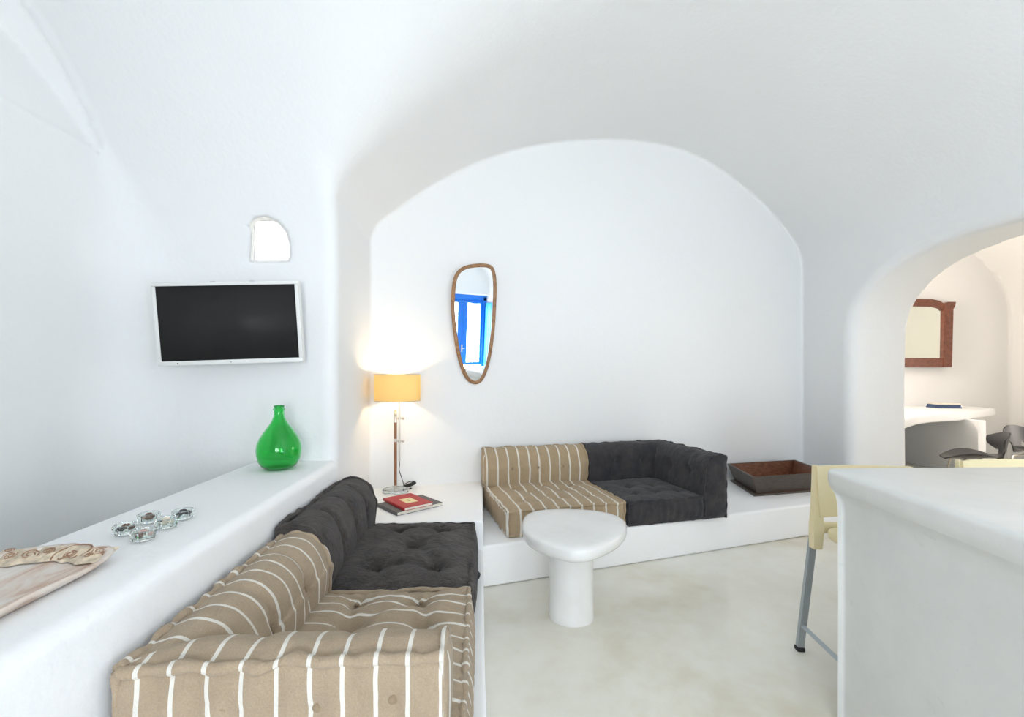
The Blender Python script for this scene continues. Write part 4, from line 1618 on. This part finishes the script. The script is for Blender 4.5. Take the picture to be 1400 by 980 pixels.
# corners: spine L->B, pages B->R
def frame_book(l, b_, r, h):
    return P(l[0], l[1], h), P(b_[0], b_[1], h), P(r[0], r[1], h)
Lp, Bp, Rp = frame_book((516, 688), (543, 700.5), (601.5, 685.3), BLK + 0.024)
root, W_, H_ = book('book', Lp, Bp, Rp, BLK, 0.024, M['grey_book'], 'large dark grey hardback book lying under the red one on the lamp block')
Lp, Bp, Rp = frame_book((524.2, 680.6), (553, 694.5), (591, 686), BLK + 0.024 + 0.020)
root, W_, H_ = book('book', Lp, Bp, Rp, BLK + 0.024, 0.020, M['red'], 'red hardback book with cream cover label lying on top of the grey book')
bm = bmesh.new()
add_box(bm, W_ * 0.34, W_ * 0.72, H_ * 0.30, H_ * 0.70, 0.0199, 0.0206)
lb = bm_obj('cover_label', bm, M['label'], root, False)
bm = bmesh.new()
add_box(bm, W_ * 0.46, W_ * 0.60, H_ * 0.46, H_ * 0.54, 0.0205, 0.0209)
bm_obj('label_print', bm, M['label_ink'], lb, False)

# ------------------------------------------------------------------ wooden trough on the bench
root = empty('wooden_trough', (2.65, 4.5, 0.276))
tag(root, 'dark brown wooden trough with flared sides on the bench at the right', 'trough')
rim = [P(1029, 652.5, 0.46), P(994, 633.5, 0.46), P(1087, 628.3, 0.46), P(1143, 638.5, 0.46)]
rim[3] = rim[0] + (rim[2] - rim[1])
c0 = sum(rim, Vector()) / 4
def ins(p, k):
    d = p - c0
    return Vector((c0.x + d.x * k, c0.y + d.y * k, 0))
off = Vector((2.65, 4.5, 0.276))
def side_board(i, j, mat_out=M['trough']):
    a, b_ = rim[i], rim[j]
    th = 0.022
    k_in = 0.94
    base = 0.84
    lo = 0.022
    vs = [ins(a, 1.0) + Vector((0, 0, 0.46)), ins(b_, 1.0) + Vector((0, 0, 0.46)), ins(b_, k_in) + Vector((0, 0, 0.46)), ins(a, k_in) + Vector((0, 0, 0.46)),
          ins(a, base) + Vector((0, 0, 0.276 + lo)), ins(b_, base) + Vector((0, 0, 0.276 + lo)), ins(b_, base - 0.05) + Vector((0, 0, 0.276 + lo)), ins(a, base - 0.05) + Vector((0, 0, 0.276 + lo))]
    fs = [(0, 1, 2, 3), (0, 4, 5, 1), (3, 2, 6, 7), (4, 7, 6, 5), (0, 3, 7, 4), (1, 5, 6, 2)]
    bm = bmesh.new()
    bv = [bm.verts.new(v - off) for v in vs]
    for f in fs:
        bm.faces.new([bv[q] for q in f])
    bmesh.ops.bevel(bm, geom=list(bm.edges), offset=0.003, segments=2, affect='EDGES')
    o = bm_obj('side_board', bm, mat_out, root, True, 40)
    o.data.materials.append(M['trough_in'])
    cxy = Vector((c0.x - off.x, c0.y - off.y, 0))
    for p in o.data.polygons:
        nh = Vector((p.normal.x, p.normal.y, 0))
        if nh.length < 0.5:
            continue
        nh.normalize()
        if abs((p.center - cxy).dot(nh)) < 0.89 * abs((((a + b_) / 2) - c0).dot(nh)):
            p.material_index = 1
for i in range(4):
    side_board(i, (i + 1) % 4)
bm = bmesh.new()
pts = [(ins(p, 0.82) - Vector((off.x, off.y, 0)))[:2] for p in rim]
add_prism(bm, pts, 0.018, 0.036, 0.0)
bm_obj('bottom_board', bm, M['trough_in'], root, False)
bm = bmesh.new()
pts = [(ins(p, 0.93) - Vector((off.x, off.y, 0)))[:2] for p in rim]
add_prism(bm, pts, 0.0, 0.018, 0.003, 2)
bm_obj('base_plate', bm, M['trough'], root, True, 40)

# ------------------------------------------------------------------ wall mirror
al = math.radians(4.15)
ya = math.atan2(0.3177, 0.9482) + math.radians(-0.48)
nv = Vector((math.sin(ya) * math.cos(al), -math.cos(ya) * math.cos(al), -math.sin(al)))
rvm = Vector((math.cos(ya), math.sin(ya), 0))
uvm = rvm.cross(-nv)
if uvm.z < 0:
    uvm = -uvm
mc = Vector((-0.335, 3.925, 1.83))
op = [(590 + a * 0.2041, 340 + b_ * 0.2041) for a, b_ in [(290, 908), (250, 893), (222, 860), (200, 812), (178, 740), (158, 640), (143, 530), (133, 420), (133, 310), (140, 240), (152, 185), (180, 140), (230, 112),
      (300, 100), (360, 100), (400, 112), (420, 140), (431, 190), (435, 260), (432, 360), (425, 500), (412, 620), (395, 730), (375, 810), (350, 868), (325, 898)]]
def on_mirror(px, py):
    d = Vector(((px - 700) / F, 1, (512 - py) / F))
    t_ = (mc - Vector((0, 0, EYE))).dot(nv) / d.dot(nv)
    q = Vector((0, 0, EYE)) + d * t_ - mc
    return Vector((q.dot(rvm), 0, q.dot(uvm)))
mo = [on_mirror(*p) for p in op]
n_ = len(mo)
sm = []
for i in range(n_):
    p0, p1, p2, p3 = mo[i - 1], mo[i], mo[(i + 1) % n_], mo[(i + 2) % n_]
    for k in range(4):
        s_ = k / 4
        sm.append(0.5 * ((2 * p1) + (p2 - p0) * s_ + (2 * p0 - 5 * p1 + 4 * p2 - p3) * s_ ** 2 + (3 * p1 - p0 - 3 * p2 + p3) * s_ ** 3))
for _ in range(2):
    sm = [(sm[i - 1] + 2 * sm[i] + sm[(i + 1) % len(sm)]) / 4 for i in range(len(sm))]
m_ = len(sm)
root = empty('wall_mirror', mc)
root.rotation_euler = Matrix((rvm, -nv, uvm)).transposed().to_euler()
tag(root, 'tall asymmetric teardrop mirror in thin brown wooden frame on the back wall', 'mirror')
cen = sum(sm, Vector()) / m_
V, Fs = [], []
fp = [(0.0, 0.0), (0.0, -0.020), (-0.006, -0.026), (-0.022, -0.026), (-0.030, -0.020), (-0.031, 0.0)]
for o_, d_ in fp:
    for i, p in enumerate(sm):
        tg = sm[(i + 1) % m_] - sm[i - 1]
        nn = Vector((tg.z, 0, -tg.x)).normalized()
        if nn.dot(p - cen) < 0:
            nn = -nn
        V.append(p + nn * o_ + Vector((0, d_ + 0.012, 0)))
for r_ in range(len(fp)):
    r2_ = (r_ + 1) % len(fp)
    for i in range(m_):
        j = (i + 1) % m_
        Fs.append((r_ * m_ + i, r_ * m_ + j, r2_ * m_ + j, r2_ * m_ + i))
o = mesh_obj('frame', V, Fs, M['mirror_wood'], root)
bm = bmesh.new(); bm.from_mesh(o.data); bmesh.ops.recalc_face_normals(bm, faces=bm.faces); bm.to_mesh(o.data); bm.free()
o.data.set_sharp_from_angle(angle=math.radians(50))
V = []
for i, p in enumerate(sm):
    tg = sm[(i + 1) % m_] - sm[i - 1]
    nn = Vector((tg.z, 0, -tg.x)).normalized()
    if nn.dot(p - cen) < 0:
        nn = -nn
    V.append(p - nn * 0.014)
V2 = [v + Vector((0, 0.006, 0)) for v in V]
Fs = [tuple(range(m_)), tuple(range(m_, 2 * m_))[::-1]] + [(i, (i + 1) % m_, m_ + (i + 1) % m_, m_ + i) for i in range(m_)]
o = mesh_obj('mirror_glass', V + V2, Fs, M['mirror'], root, False)
bm = bmesh.new(); bm.from_mesh(o.data); bmesh.ops.recalc_face_normals(bm, faces=bm.faces); bm.to_mesh(o.data); bm.free()

# ------------------------------------------------------------------ side room: desk, mirror, booklet, black chairs
DH = 0.88
fr = [(1215, 583), (1228, 577), (1240, 572.5), (1256, 568), (1273, 566), (1295, 564.8), (1313, 564), (1338, 561), (1352, 559.4), (1361, 558)]
pts = [P(a, b_, DH) for a, b_ in fr]
pts = [tuple(p[:2]) for p in pts]
yb = 7.53
pts += [(pts[-1][0] + 0.06, pts[-1][1] + 0.10), (pts[-1][0] + 0.02, yb)]
pts += [(pts[0][0], yb)]
root = empty('writing_desk', (5.6, 7.0, 0))
tag(root, 'white masonry desk with thick curved top under the wooden mirror in the far room', 'desk')
pts = [(p[0] - 5.6, p[1] - 7.0) for p in pts]
bm = bmesh.new()
add_prism(bm, pts, DH - 0.115, DH, 0.03, 4)
bm_obj('desk_top', bm, M['bench'], root, True, 50)
rl = P(1345.5, 565, DH)
bm = bmesh.new()
add_box(bm, rl.x - 5.6 - 0.06, rl.x - 5.6 + 0.05, rl.y - 7.0 + 0.02, 0.53, 0, DH - 0.10, 0.01)
bm_obj('side_support', bm, M['bench'], root, True, 40)
bm = bmesh.new()
add_box(bm, -1.4, rl.x - 5.6, 0.46, 0.54, 0, DH - 0.10)
bm_obj('back_panel', bm, M['bench'], root, False)
bm = bmesh.new()
add_box(bm, -0.80, -0.42, -0.35, 0.46, 0, 0.24, 0.015)
bm_obj('foot_step', bm, M['bench'], root, True, 40)

q = P(1290, 557.3, DH)
root = empty('booklet', (q.x, q.y, DH), math.radians(-14))
tag(root, 'blue and white paperback booklet lying on the far room desk', 'booklet')
bm = bmesh.new()
add_box(bm, -0.17, 0.17, -0.12, 0.12, 0.0, 0.02, 0.002, 1)
bm_obj('back_cover', bm, M['navy'], root, False)
bm = bmesh.new()
add_box(bm, -0.16, 0.16, -0.11, 0.11, 0.02, 0.055)
bm_obj('page_block', bm, M['navy'], root, False)
bm = bmesh.new()
add_box(bm, -0.155, 0.17, -0.12, 0.10, 0.055, 0.075, 0.002, 1)
bm_obj('front_cover', bm, M['page'], root, False)

# framed mirror on the far wall (top bows, right side with carved pilaster)
def far(px, py, y):
    return Vector(((px - 700) / F * y, y, EYE + (512 - py) / F * y))
MY = 7.43
A_ = far(1303, 413, MY); B_ = far(1298, 502, MY); C_ = far(1190, 502, MY); D_ = far(1190, 413.5, MY)
root = empty('framed_mirror', ((A_.x + C_.x) / 2, MY, (A_.z + C_.z) / 2))
tag(root, 'rectangular mirror in dark reddish carved wooden frame above the far room desk', 'mirror')
W2 = (A_.x - C_.x) / 2
H2 = (A_.z - C_.z) / 2
def fbar(name, pts, y0, y1, mat):
    bm = bmesh.new()
    a = [bm.verts.new((p[0], y0, p[1])) for p in pts]
    b_ = [bm.verts.new((p[0], y1, p[1])) for p in pts]
    bm.faces.new(a)
    bm.faces.new(b_[::-1])
    for i in range(len(pts)):
        j = (i + 1) % len(pts)
        bm.faces.new((a[i], b_[i], b_[j], a[j]))
    bmesh.ops.recalc_face_normals(bm, faces=bm.faces)
    bmesh.ops.bevel(bm, geom=[e for e in bm.edges if e.calc_face_angle(0) > 0.8], offset=0.006, segments=2, affect='EDGES')
    return bm_obj(name, bm, mat, root, True, 40)
arc_o = [(-W2 + 0.08, H2 - 0.02), (-W2 + 0.2, H2 + 0.02), (0, H2 + 0.05), (W2 - 0.36, H2 + 0.045), (W2 - 0.24, H2 + 0.02), (W2 - 0.16, H2 - 0.03), (W2 - 0.1, H2 - 0.05)]
arc_i = [(W2 - 0.20, H2 - 0.15), (W2 - 0.26, H2 - 0.10), (W2 - 0.36, H2 - 0.075), (0, H2 - 0.07), (-W2 + 0.2, H2 - 0.10), (-W2 + 0.08, H2 - 0.14)]
fbar('top_rail', arc_o + arc_i, -0.03, 0.03, M['mahogany'])
fbar('bottom_rail', [(-W2 + 0.05, -H2), (W2 - 0.08, -H2), (W2 - 0.08, -H2 + 0.15), (-W2 + 0.05, -H2 + 0.15)], -0.03, 0.03, M['mahogany'])
fbar('side_post', [(W2 - 0.195, -H2), (W2 - 0.055, -H2), (W2 - 0.03, H2 - 0.12), (W2 + 0.0, H2 - 0.06), (W2 + 0.01, H2), (W2 - 0.12, H2), (W2 - 0.18, H2 - 0.03), (W2 - 0.185, 0)], -0.045, 0.03, M['mahogany'])
fbar('side_post', [(-W2 + 0.195, -H2), (-W2 + 0.055, -H2), (-W2 + 0.03, H2 - 0.12), (-W2 + 0.0, H2 - 0.06), (-W2 - 0.01, H2), (-W2 + 0.12, H2), (-W2 + 0.18, H2 - 0.03), (-W2 + 0.185, 0)], -0.045, 0.03, M['mahogany'])
bm = bmesh.new()
for k in range(7):
    z = -H2 * 0.35 + k * 0.085
    bmesh.ops.create_uvsphere(bm, u_segments=12, v_segments=8, radius=0.03, matrix=Matrix.Translation((W2 - 0.115, -0.047, z)) @ Matrix.Diagonal((0.8, 0.35, 1.2, 1)))
bm_obj('carved_ornament', bm, M['mahogany'], root)
bm = bmesh.new()
add_box(bm, -W2 + 0.15, W2 - 0.15, -0.005, 0.01, -H2 + 0.1, H2 - 0.02)
bm_obj('mirror_glass', bm, M['mirror_old'], root, False)


def shell_chair(loc, rz, label):
    """one-piece black shell: pointed saddle seat, narrow waist, wide curved back band"""
    root = empty('shell_chair', loc, rz)
    tag(root, label, 'chair', 'black shell chairs in the far room')
    # local: seat points to -x, back at +x
    def surf(name, rows, th=0.014):
        bm = bmesh.new()
        top, bot = [], []
        for row in rows:
            top.append([bm.verts.new(p) for p in row])
            bot.append([bm.verts.new(Vector(p) + Vector((0, 0, -th)) if name == 'seat' else Vector(p) + Vector((th, 0, 0))) for p in row])
        R_, C_ = len(rows), len(rows[0])
        for i in range(R_ - 1):
            for j in range(C_ - 1):
                bm.faces.new((top[i][j], top[i][j + 1], top[i + 1][j + 1], top[i + 1][j]))
                bm.faces.new((bot[i][j], bot[i + 1][j], bot[i + 1][j + 1], bot[i][j + 1]))
        for i in range(R_ - 1):
            bm.faces.new((top[i][0], top[i + 1][0], bot[i + 1][0], bot[i][0]))
            bm.faces.new((top[i][-1], bot[i][-1], bot[i + 1][-1], top[i + 1][-1]))
        for j in range(C_ - 1):
            bm.faces.new((top[0][j], bot[0][j], bot[0][j + 1], top[0][j + 1]))
            bm.faces.new((top[-1][j], top[-1][j + 1], bot[-1][j + 1], bot[-1][j]))
        return bm_obj(name, bm, M['black_shell'], root, True, 60)
    rows = []
    for i in range(25):
        s_ = i / 24
        x = -0.25 + 0.47 * s_
        hw = 0.225 * math.sin(PI * min(1, 0.12 + s_ * 0.80)) ** 0.7 if s_ < 0.72 else 0.225 * math.sin(PI * 0.696) ** 0.7 * (1 - (s_ - 0.72) / 0.28 * 0.72)
        row = []
        for j in range(17):
            tt = -1 + 2 * j / 16
            z = 0.515 - 0.035 * (1 - s_) ** 2 + 0.070 * abs(tt) ** 2.2 * math.sin(PI * min(1, s_ * 1.15)) - 0.015 * math.sin(PI * s_) + 0.03 * s_ ** 3
            row.append((x, tt * hw, z))
        rows.append(row)
    surf('seat', rows)
    rows = []
    for i in range(21):
        s_ = i / 20
        z = 0.47 + 0.32 * s_
        hw = 0.06 + 0.20 * (1 / (1 + math.exp(-(s_ - 0.50) * 16)))
        if s_ > 0.85:
            hw *= math.sqrt(max(0.2, 1 - ((s_ - 0.85) / 0.16) ** 2))
        row = []
        for j in range(17):
            tt = -1 + 2 * j / 16
            x = 0.205 + 0.06 * s_ - 0.085 * (abs(tt) ** 2) * (hw / 0.26) ** 2
            row.append((x, tt * hw, z - 0.03 * abs(tt) ** 3 * (s_ > 0.4)))
        rows.append(row)
    surf('backrest', rows)
    for sx, sy in ((-1, -1), (-1, 1), (1, -1), (1, 1)):
        V, Fs = tube_data([(0.04 * sx, 0.04 * sy, 0.485), (0.15 * sx, 0.15 * sy, 0.44), (0.22 * sx, 0.21 * sy, 0.0)], 0.010, 10)
        mesh_obj('leg', V, Fs, M['nickel'], root)
    return root


q = P(1327, 625, 0.49)
shell_chair((5.06, 4.98, 0), math.radians(-32), 'black moulded shell chair with pointed saddle seat, facing left in front of the far desk')
shell_chair((6.12, 5.25, 0), math.radians(100), 'second black shell chair in the far room, cut off at the right edge')

root = empty('added_wall_light', (4.02, 6.55, 2.35))  # unseen fitting and lamp added to warm and brighten the far room
tag(root, 'small brass wall light added out of view inside the far room behind the door jamb', 'wall light')
bm = bmesh.new()
add_lathe(bm, [(0, -0.06), (0.05, -0.06), (0.055, -0.055), (0.055, -0.05), (0, -0.05)], 24)
add_lathe(bm, [(0, -0.05), (0.012, -0.05), (0.012, 0.0), (0.03, 0.01), (0.05, 0.03), (0.048, 0.032), (0.02, 0.012), (0, 0.01)], 24)
bm.transform(Matrix.Rotation(math.radians(60), 4, 'Y'))
bm_obj('fitting', bm, M['brass'], root)
bm = bmesh.new()
bmesh.ops.create_uvsphere(bm, u_segments=20, v_segments=12, radius=0.03, matrix=Matrix.Translation((0.05, 0, 0.03)))
bm_obj('bulb', bm, M['bulb'], root)
lt = bpy.data.lights.new('added_bulb_light', 'POINT')
lt.energy = 100
lt.color = (1.0, 0.84, 0.70)
lt.shadow_soft_size = 0.05
lo = bpy.data.objects.new('added_bulb_light', lt)
COL.objects.link(lo)
lo.parent = root
lo.location = (0.14, 0, 0.08)

# ------------------------------------------------------------------ small window in the left wall, blue door and added wide window behind the camera
bm = bmesh.new()
poly = [(a - 0.060, b_ + 0.034) for a, b_ in HOLE]
cxh = sum(p[0] for p in poly) / len(poly); czh = sum(p[1] for p in poly) / len(poly)
V = [(cxh + (p[0] - cxh) * 1.04, 2.935, czh + (p[1] - czh) * 1.04) for p in poly] + [(cxh + (p[0] - cxh) * 0.96, 2.935, czh + (p[1] - czh) * 0.96) for p in poly]
V += [(v[0], 2.955, v[2]) for v in V]
k = len(poly)
Fs = []
for i in range(k):
    j = (i + 1) % k
    Fs += [(i, j, k + j, k + i), (2 * k + i, 3 * k + i, 3 * k + j, 2 * k + j), (k + i, k + j, 3 * k + j, 3 * k + i), (i, 2 * k + i, 2 * k + j, j)]
o = mesh_obj('window_1', V, Fs, M['tv_white'], None, False)
o['kind'] = 'structure'


def panel_leaf(name, Wl, Hl, mat, parent, glass_bottom=0.66, left=True):
    bm = bmesh.new()
    s_, e_ = (0.05, 0.13) if left else (0.13, 0.05)
    add_box(bm, 0, s_, -0.02, 0.02, 0, Hl, 0.004)
    add_box(bm, Wl - e_, Wl, -0.02, 0.02, 0, Hl, 0.004)
    add_box(bm, s_, Wl - e_, -0.02, 0.02, Hl - 0.08, Hl, 0.004)
    add_box(bm, s_, Wl - e_, -0.02, 0.02, 0, 0.10, 0.004)
    add_box(bm, s_, Wl - e_, -0.02, 0.02, glass_bottom - 0.09, glass_bottom, 0.004)
    add_box(bm, s_, Wl - e_, -0.008, 0.008, 0.08, glass_bottom - 0.05)
    return bm_obj(name, bm, mat, parent, True, 40)


DX0, DX1, DHt = 2.60, 3.80, 2.20
root = empty('door_1', (DX0, -2.45, 0))
root['kind'] = 'structure'
bm = bmesh.new()
add_box(bm, -0.06, 0.04, -0.05, 0.05, 0, DHt + 0.08, 0.005)
add_box(bm, DX1 - DX0 - 0.04, DX1 - DX0 + 0.06, -0.05, 0.05, 0, DHt + 0.08, 0.005)
add_box(bm, -0.06, DX1 - DX0 + 0.06, -0.05, 0.05, DHt, DHt + 0.14, 0.005)
bm_obj('door_frame', bm, M['blue_paint'], root, True, 40)
wl_ = (DX1 - DX0 - 0.08) / 2
lf = panel_leaf('door_leaf', wl_, DHt, M['blue_paint'], root)
lf.location = (0.04, 0, 0)
lf = panel_leaf('door_leaf', wl_, DHt, M['blue_paint'], root, left=False)
lf.location = (0.04 + wl_, 0, 0)
bm = bmesh.new()
add_box(bm, wl_ + 0.0, wl_ + 0.10, 0.035, 0.055, 1.0, 1.02, 0.004)
add_box(bm, wl_ + 0.01, wl_ + 0.05, 0.02, 0.03, 0.92, 1.10, 0.003)
bm_obj('door_handle', bm, M['nickel'], root)
# opened shutter leaf folded into the room at the hinge side
root = empty('door_shutter', (DX1 + 0.03, -2.38, 0), math.radians(100))
root['kind'] = 'structure'
bm = bmesh.new()
add_box(bm, 0, 0.50, -0.018, 0.018, 0.03, DHt - 0.05, 0.005)
for k in range(4):
    add_box(bm, 0.03 + k * 0.118, 0.13 + k * 0.118, 0.012, 0.026, 0.10, DHt - 0.12, 0.004)
bm_obj('shutter_leaf', bm, M['blue_lit'], root, True, 40)

root = empty('window_added', (0.3, -2.5, 1.50))  # unseen window added to let soft light in from the rear
root['kind'] = 'structure'
bm = bmesh.new()
for (x0, x1, z0, z1) in ((-0.92, -0.84, -1.1, 1.1), (0.84, 0.92, -1.1, 1.1), (-0.92, 0.92, 1.02, 1.1), (-0.92, 0.92, -1.1, -1.02), (-0.04, 0.04, -1.1, 1.1)):
    add_box(bm, x0, x1, -0.03, 0.03, z0, z1, 0.004)
bm_obj('window_frame', bm, M['blue_paint'], root, True, 40)
